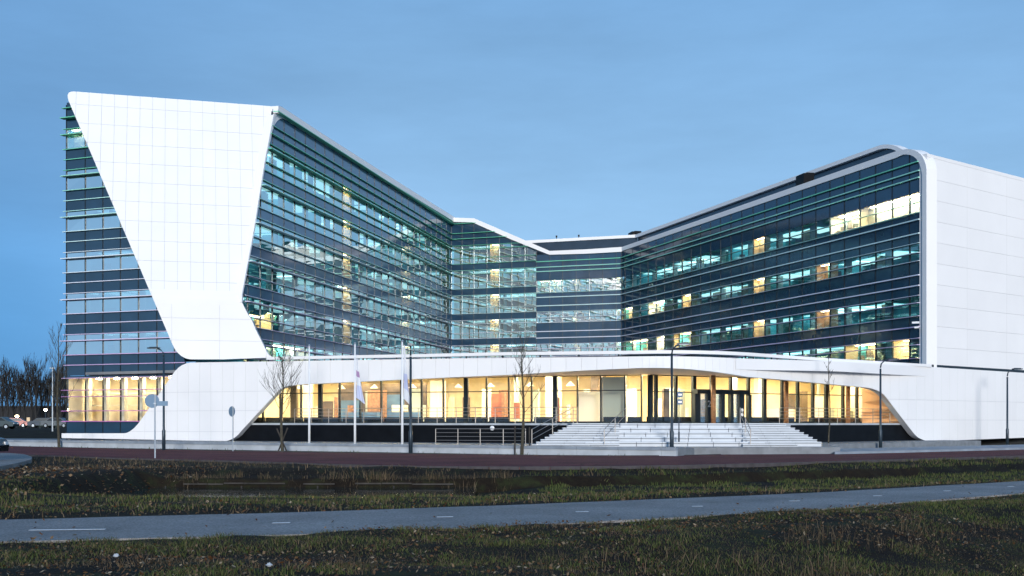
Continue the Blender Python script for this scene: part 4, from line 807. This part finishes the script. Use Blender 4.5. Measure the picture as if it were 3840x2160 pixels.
# traffic signs seen from behind
t = thing('traffic_sign', 'round sign plate seen from behind with a name plate on a grey post', 'sign', (X_at(390/K, 56.5), 56.5, 0))
mb = MB(); mb.tube([(0, 0, -.2), (0, 0, 3.05)], .038, 8); mb.build('post', GREYP, t)
mb = MB(); mb.lathe((-.12, -.06, 2.72), [(.30, -.015), (.33, -.012), (.33, .012), (.30, .015)], 26, ax=(.55, -1, .0)); mb.build('round_plate', SIGNB, t)
mb = MB(); mb.box((.36, -.03, 2.60), (.52, .03, .22), -.15); mb.build('name_plate', SIGNB, t)
mb = MB(); mb.box((0, -.01, 2.6), (.12, .08, .05)); mb.build('bracket', GREYP, t)
t = thing('traffic_sign', 'small round sign turned sideways on a thin post near the white slab foot', 'sign', (X_at(586/K, 70), 70, 0))
mb = MB(); mb.tube([(0, 0, -.1), (0, 0, 2.65)], .03, 8); mb.build('post', GREYP, t); mb = MB(); mb.lathe((-.05, -.05, 2.35), [(.3, -.012), (.3, .012)], 24, ax=(.95, -.4, 0)); mb.build('round_plate', SIGNB, t)
t = thing('traffic_sign', 'slim grey post with two small stacked plates beside the middle street lamp', 'sign', (X_at(1708/K, 65.2), 65.2, .1))
mb = MB(); mb.tube([(0, 0, -.2), (0, 0, 3.35)], .03, 8); mb.build('post', POST, t)
mb = MB(); mb.tube([(0, 0, 0), (0, 0, 1.1)], .045, 8); mb.build('post_sleeve', POST, t)
for z in (3.12, 2.72): mb = MB(); mb.box((.05, -.05, z), (.28, .03, .28)); pz = mb.build('plate', SIGNBL, t); mb = MB(); mb.box((.05, -.07, z), (.18, .008, .10)); mb.build('emblem', WPAINT, pz)

# ------------------------------------------------------------------ trees
def branch_tree(mb, p, dirn, L_, r, depth, spread, up, nb, minr):
    pts = [p]; q = p.copy(); dv = dirn.copy(); n = 4
    for i in range(n): dv = (dv+V((random.uniform(-.12, .12), random.uniform(-.12, .12), up*.25))).normalized(); q = q+dv*(L_/n); pts.append(q.copy())
    mb.tube(pts, [r*(1-.75*i/n)+minr*.4 for i in range(n+1)], 5 if r > .02 else 3, cap=False)
    if depth > 0:
        for k in range(nb):
            f_ = random.uniform(.25, 1); i = min(n-1, int(f_*n)); b = pts[i].lerp(pts[i+1], f_*n-i); az = random.uniform(0, 6.283)
            nd = (dv*1.0+V((math.cos(az), math.sin(az), 0))*spread+V((0, 0, up*.3))).normalized()
            branch_tree(mb, b, nd, L_*random.uniform(.45, .7), max(r*.5, minr), depth-1, spread, up, nb, minr)
def young_tree(px, Y, h, label, z=0, stakes=None, spread=.55, seed=1, crown0=.35, nbr=20, thin=1):
    random.seed(seed); t = thing('street_tree', label, 'tree', (X_at(px/K, Y), Y, z), 'young bare street trees'); mb = MB(); n = 8
    pts = [V((.05*math.sin(i*.9+seed), .04*math.cos(i*1.3), h*i/n)) for i in range(n+1)]; mb.tube([pts[0]-V((0, 0, .2))]+pts, [.10*thin]+[.085*thin*(1-i/n)+.014 for i in range(n+1)], 7); mb.build('trunk', BARK, t, smooth=True)
    mb = MB()
    for k in range(nbr):
        f_ = crown0+(1-crown0)*k/nbr; i = min(n-1, int(f_*n)); b = pts[i].lerp(pts[i+1], f_*n-i); az = k*2.4+random.uniform(-.4, .4)
        L_ = (1.9-1.2*(f_-crown0)/(1-crown0))*spread/.55*random.uniform(.6, 1.05)
        branch_tree(mb, b, V((math.cos(az)*.75, math.sin(az)*.75, .85)).normalized(), L_, .018*thin, 2, .55, .5, 4, .005)
    mb.build('crown', BARK, t)
    if stakes:
        for (dx, dy, tx, ty, hh) in stakes: mb = MB(); mb.tube([(dx, dy, -.15), (tx, ty, hh)], .045, 7); mb.build('stake', TIMBER, t)
    mb = MB()
    if stakes: mb.tube([(stakes[0][2], stakes[0][3], stakes[0][4]-.15), (0, 0, stakes[0][4]-.2), (stakes[1][2], stakes[1][3], stakes[1][4]-.15)], .025, 5); mb.build('tie', BLACK, t)
young_tree(710, 70.5, 6.0, 'young bare tree with crossed stakes left of the first flagpole', stakes=[(.35, -.1, -.33, .05, 1.35), (-.3, 0, .33, -.05, 1.4)], seed=3)
young_tree(1315, 64.3, 6.2, 'young bare tree between two upright stakes beside the stairs', stakes=[(-.42, 0, -.42, 0, 1.5), (.36, 0, .36, 0, 1.45)], seed=5, spread=.42, nbr=15)
young_tree(146, 83, 8.2, 'taller bare tree at the left corner of the glass gable', seed=8, spread=.62, crown0=.2)
young_tree(2086, 75.5, 6.0, 'very thin bare sapling right of the entrance stairs', seed=11, spread=.18, crown0=.6, nbr=7, thin=.5)
def far_tree(x, y, h, label, seed):
    random.seed(seed); t = thing('bare_tree', label, 'tree', (x, y, .8), 'row of bare trees beyond the car park'); mb = MB(); pts = [V((random.uniform(-.15, .15)*i/3, 0, h*.75*i/6)) for i in range(7)]
    mb.tube(pts, [.26*(1-i/6)+.05 for i in range(7)], 6); mb.build('trunk', BARKD, t)
    mb = MB()
    for k in range(16):
        f_ = .2+.78*k/16; b = pts[0].lerp(pts[6], f_); az = k*2.4; branch_tree(mb, b, V((math.cos(az)*.42, math.sin(az)*.42, 1)).normalized(), h*(.46-.26*f_)*random.uniform(.8, 1.15), .06, 2, .35, .5, 4, .022)
    mb.build('crown', BARKD, t)
ORD = 'first second third fourth fifth sixth seventh eighth ninth tenth eleventh twelfth'.split()
for i in range(12):
    Y = 235+random.uniform(-4, 4); px = 1+i*5.9+random.uniform(-1.2, 1.2); far_tree(X_at(px, Y), Y, 12.0*random.uniform(.85, 1.1), ORD[i]+' bare tree from the left picture edge in the far row', 100+i)
random.seed(5)
# ------------------------------------------------------------------ background left: hall, fence, cars, lamps
BGR = thing('industrial_hall', 'long low dark hall behind the bare trees on the left', 'building', (-120, 262, .8)); mb = MB(); mb.box((0, 0, 2.1), (150, 12, 4.2)); mb.build('wall', BRICKD, BGR); mb = MB(); mb.box((0, 0, 4.35), (151, 12.6, .3)); mb.build('roof', DARKW, BGR)
for px in (9, 16, 27, 49): x = X_at(px, 255)+120; mb = MB(); mb.box((x, -6.02, 1.5), (.9, .08, 1.0)); mb.build('window', ROOM_LIT if px in (27, 49) else DARKW, BGR)
fz = thing('mesh_fence', 'thin green mesh fence along the lawn on the left', 'fence', (-75, 150, .8))
for k in range(34): mb = MB(); mb.box((k*2.0-30, 0, .45), (.06, .06, 1.1)); mb.build('post', FENCE, fz)
for z in (.1, .5, .95): mb = MB(); mb.box((3, 0, z), (66, .03, .04)); mb.build('rail', FENCE, fz)
def car(px, Y, z, rz, col, label, sc_=1):
    t = thing('parked_car', label, 'car', (X_at(px, Y), Y, z), 'cars parked at the left'); t.rotation_euler = (0, 0, rz); m = mat('car_paint', col, .25, .3, .6)
    prof = [(-2.1, .35), (-2.15, .75), (-1.95, .95), (-1.35, 1.0), (-.75, 1.42), (.75, 1.44), (1.45, .98), (2.0, .86), (2.15, .6), (2.1, .35)]
    mb = MB(); mb.prism([(x, -.85, z_) for x, z_ in prof], (0, 1.7, 0)); mb.build('body', m, t)
    for s_ in (-1, 1):
        mb = MB(); mb.prism([(-1.2, s_*.856, 1.0), (1.25, s_*.856, 1.0), (.7, s_*.856, 1.37), (-.7, s_*.856, 1.36)], (0, s_*.01, 0)); mb.build('window', MULL, t)
        for x in (-1.3, 1.3): mb = MB(); mb.lathe((x, s_*.76, .32), [(.32, 0), (.32, .16), (.2, .17)], 14, ax=(0, s_, 0)); w_ = mb.build('wheel', BLACK, t); mb = MB(); mb.lathe((x, s_*.935, .32), [(.19, 0), (.17, .02)], 12, ax=(0, s_, 0)); mb.build('rim', GREYP, w_)
    for s_ in (-.6, .6): mb = MB(); mb.box((2.12, s_, .68), (.06, .3, .12)); mb.build('headlight', WPAINT, t); mb = MB(); mb.box((-2.13, s_, .72), (.05, .3, .14)); mb.build('tail_light', REDD, t)
    mb = MB(); mb.quad((1.4, -.7, 1.02), (1.4, .7, 1.02), (.8, .66, 1.42), (.8, -.66, 1.42)); mb.build('windscreen', MULL, t)
car(44, 176, .95, .1, (.03, .05, .08), 'dark blue car parked under the bare trees near the building'); car(57, 172, .95, 0, (.16, .18, .2), 'silver car parked nearest the glass gable'); car(15, 180, .95, .2, (.14, .03, .025), 'red car parked under the lit car park lamp'); car(-2, 140, .92, 0, (.08, .11, .12), 'grey green car cut by the left picture edge beside the lawn')
car(-52.5, 48.5, .18, .0, (.01, .012, .02), 'black car at the left picture edge on the side road, mostly out of view')
for px, py, Y, label in ((17, 416.5, 190, 'lit car park lamp low among the far left trees'), (45.5, 410, 190, 'bright lit car park lamp between the bare trees'), (69-.3, 410, 186, 'lit car park lamp close to the glass gable')):
    zt = EYE+(HY-py)/F*Y; t = thing('car_park_lamp', label, 'lamp', (X_at(px, Y), Y, .8), 'lit car park lamps'); mb = MB(); mb.tube([(0, 0, 0), (0, 0, zt-.9)], .06, 6); mb.build('pole', POST, t)
    mb = MB(); mb.lathe((0, 0, zt-.95), [(.1, 0), (.26, .12), (.26, .25), (.1, .35)], 10); mb.build('lamp_head', mat('warm_lamp', (1, 1, 1), emit=(1, .74, .42), estr=30), t)
t = thing('mast', 'tall thin grey mast beside the taller bare tree at the left', 'mast', (X_at(52.5, 120), 120, .7)); mb = MB(); mb.lathe((0, 0, -.2), [(.09, 0), (.05, 6.6)], 8); mb.build('pole', GREYP, t); mb = MB(); mb.box((0, 0, 6.45), (.5, .2, .1)); mb.build('head', GREYP, t)
# soil heap on the far right, by the rightmost lamp
# ------------------------------------------------------------------ grass, leaves
GREEN = island('grass_green', [(.026, .040, .011), (.056, .084, .020), (.10, .115, .038), (.036, .058, .015), (.15, .12, .06)])
DRY = island('grass_dry', [(.042, .030, .016), (.12, .088, .052), (.022, .018, .011), (.19, .14, .09), (.032, .042, .014)])
LEAF = island('dead_leaves', [(.08, .035, .014), (.14, .07, .03), (.05, .026, .014), (.22, .14, .075), (.07, .055, .03), (.32, .25, .17)])
def blades(name, x, y, hmin, hmax, w, m, label, lean=.5):
    n = len(x); z = height(x, y); h = rng.uniform(hmin, hmax, n)*(.45+.85*sstep(-.35, .4, nse(x+40, y-9, 1.3))); az = rng.uniform(0, 2*np.pi, n); ln = rng.normal(0, lean, n)*h; la = rng.uniform(0, 2*np.pi, n)
    wx, wy = np.cos(az)*w*h/hmax, np.sin(az)*w*h/hmax; mx, my = np.cos(la)*ln, np.sin(la)*ln
    a = np.stack([x-wx, y-wy, z-.02], 1); b = np.stack([x+wx, y+wy, z-.02], 1); c = np.stack([x+wx*.7+mx*.35, y+wy*.7+my*.35, z+h*.55], 1); c2 = np.stack([x-wx*.7+mx*.35, y-wy*.7+my*.35, z+h*.55], 1); e = np.stack([x+mx, y+my, z+h], 1)
    v = np.stack([a, b, c, c2, e], 1).reshape(-1, 3); k = np.arange(n)[:, None]*5
    f = np.concatenate([k+np.array([[0, 1, 2]]), k+np.array([[0, 2, 3]]), k+np.array([[3, 2, 4]])])
    return newobj(name, np_mesh(name, v, f, m), kind='stuff', label=label, cat='grass')
def scatter(n, x0, x1, y0, y1, keep):
    x = rng.uniform(x0, x1, n); y = rng.uniform(y0, y1, n); k = keep(x, y) & (np.abs(x) < y*.47+4); return x[k], y[k]
pnr = lambda x: np.interp(x, PATH_NEAR[:, 0], PATH_NEAR[:, 1]); pfr = lambda x: np.interp(x, PATH_FAR[:, 0], PATH_FAR[:, 1])
rnr = lambda x: np.interp(x, RNs[:, 0], RNs[:, 1]); dit = lambda x: np.interp(x, DITCH[:, 0], DITCH[:, 1])
side = np.array(AS2)
nse = lambda x, y, s: vnoise(x+13, y+5, s)+.5*vnoise(x+3, y+50, s*2.3)
inside_side = lambda x, y: (x < -14.2-(y-50)*.16) & (y > 40) & (y < 62) & (x < X_at(32, 1)*y)
near = lambda x, y: y < pnr(x)-.03+.12*nse(x, y, 1.5)
verge = lambda x, y: (y > pfr(x)+.12+.15*nse(x, y, 1.3)) & (y < dit(x)-3.2)
bank = lambda x, y: (y > dit(x)+4.9) & (y < rnr(x)-.1) & ~inside_side(x, y)
x, y = scatter(330000, -12, 19, 11, 30, lambda x, y: near(x, y) & (nse(x, y, .5)+.6*nse(x+9, y, 2.1)+.2*sstep(-6, 6, x)+.25*(y > pnr(x)-2.2) > .02)); blades('grass', x, y, .015, .065, .006, GREEN, 'short green grass on the near side of the cycle path', 1.1)
x, y = scatter(215000, -12, 19, 11, 30, lambda x, y: near(x, y) & (nse(x, y, .6)+.6*nse(x+4, y+8, 1.9) < .1)); blades('grass', x, y, .015, .06, .005, DRY, 'withered brown grass on the near side of the cycle path', 1.5)
x, y = scatter(30000, -2, 14, 10, 27, lambda x, y: near(x, y) & (y < pnr(x)-3.2-2*nse(x, y, .3)) & (nse(x, y, .9) > .12)); blades('grass', x, y, .08, .24, .004, DRY, 'tall dry stalks on the slope at the lower right', .55)
x, y = scatter(170000, -17, 24, 20, 45, lambda x, y: verge(x, y) & (y > pfr(x)+.9+.9*nse(x, y, .6)*(x < 4)) & (nse(x, y, .5) > -.35)); blades('grass', x, y, .03, .085, .010, GREEN, 'green grass between the cycle path and the ditch')
x, y = scatter(30000, -17, 24, 20, 45, verge); blades('grass', x, y, .04, .14, .010, DRY, 'brown withered grass along the far edge of the path', .8)
x, y = scatter(150000, -22, 34, 33, 66, lambda x, y: (y > dit(x)-4) & (y < rnr(x)-.1) & (x > 1.0+1.5*nse(x, y, .4)) & (nse(x, y, .45) > -.3)); blades('grass', x, y, .04, .13, .013, GREEN, 'green grass in the ditch and on the bank below the street')
x, y = scatter(34000, -22, 34, 38, 66, lambda x, y: bank(x, y)); blades('grass', x, y, .04, .16, .014, DRY, 'sparse withered plants on the dark soil bank', .8)
x, y = scatter(16000, -36, 40, 44, 95, lambda x, y: ((y > np.interp(x, RFs[:, 0], RFs[:, 1])+.1) & (y < 64.5-.6*x) & (x < 6)) | ((y > np.interp(x, RFs[:, 0], RFs[:, 1])+.1) & (y < np.interp(x, RFs[:, 0], RFs[:, 1])+1.2) & (x > 5))); blades('grass', x, y, .04, .14, .02, GREEN, 'green grass strip between the street and the low concrete wall')
x, y = scatter(9000, -12.4, 0, 41, 44.5, lambda x, y: (y > dit(x)+4.5) & (y < dit(x)+5.3) & (nse(x, y, 1.1) > -.25)); blades('grass', x, y, .10, .32, .010, DRY, 'dark withered reeds along the far edge of the ditch water', .5)
x, y = scatter(7000, -14, 3, 29, 37, lambda x, y: (y > dit(x)-6.5) & (y < dit(x)-2.8) & (nse(x, y, .9) > .0)); blades('grass', x, y, .08, .22, .010, GREEN, 'taller green grass on the near slope of the ditch', .5)
def leaves(n, x0, x1, y0, y1, keep, smin, smax, label, zoff=.02):
    x, y = scatter(n, x0, x1, y0, y1, keep); n = len(x); z = height(x, y)+zoff+rng.uniform(0, .05, n); s = rng.uniform(smin, smax, n); az = rng.uniform(0, 6.28, n)
    u = np.stack([np.cos(az), np.sin(az), rng.normal(0, .35, n)], 1)*s[:, None]; w = np.stack([-np.sin(az), np.cos(az), rng.normal(0, .45, n)], 1)*(s*.6)[:, None]; c = np.stack([x, y, z], 1); up = np.zeros((n, 3)); up[:, 2] = s*.35
    v = np.stack([c-u, c-w*.9+up*.3, c+u+up, c+w+up*.6], 1).reshape(-1, 3); f = np.arange(n*4).reshape(n, 4)
    newobj('fallen_leaves', np_mesh('fallen_leaves', v, f, LEAF), kind='stuff', label=label, cat='leaves')
leaves(40000, -12, 18, 11, 30, lambda x, y: near(x, y) & (nse(x, y, .5)+.25*sstep(-5, 6, x) < .2), .012, .034, 'dead brown leaves lying in the foreground grass')
leaves(20000, -16, 20, 20, 40, lambda x, y: verge(x, y) & (y < pfr(x)+3.2-1.6*sstep(0, 8, x)), .018, .045, 'dead brown leaves along the far edge of the cycle path')
leaves(1500, -14, 20, 15, 36, lambda x, y: ((y < pfr(x)) & (y > pfr(x)-.5)) | ((y > pnr(x)) & (y < pnr(x)+.35)), .012, .04, 'dead leaves gathered along both edges of the cycle path', .05)
leaves(260, -12, 20, 16, 36, lambda x, y: (y < pfr(x)) & (y > pnr(x)), .02, .05, 'few dead leaves scattered on the cycle path', .05)
leaves(3500, -20, -11, 26, 46, lambda x, y: y > 27, .03, .07, 'dead leaves on the mound at the left end of the ditch')
random.seed(3)
for px, py, label in ((116, 559.5, 'crumpled white litter in the near grass at the lower left'), (269, 573.5, 'crumpled white litter at the bottom edge of the near grass')):
    Y = EYE*F/(py-HY); x = X_at(px, Y); mb = MB(); z = float(height(np.array([x]), np.array([Y]))[0])+.05
    prof = [(.03, 0), (.07, .02), (.085, .05), (.05, .09), (.01, .10)]; mb.lathe((0, 0, 0), [(r_*.42, z_*.42) for r_, z_ in prof], 9); mb.v = [(a*random.uniform(.6, 1.3), b*random.uniform(.6, 1.3), c*random.uniform(.7, 1.2)) for a, b, c in mb.v]
    o = mb.build('litter', CONC, label=label, cat='litter', group='litter in the grass'); o.location = (x, Y, z)
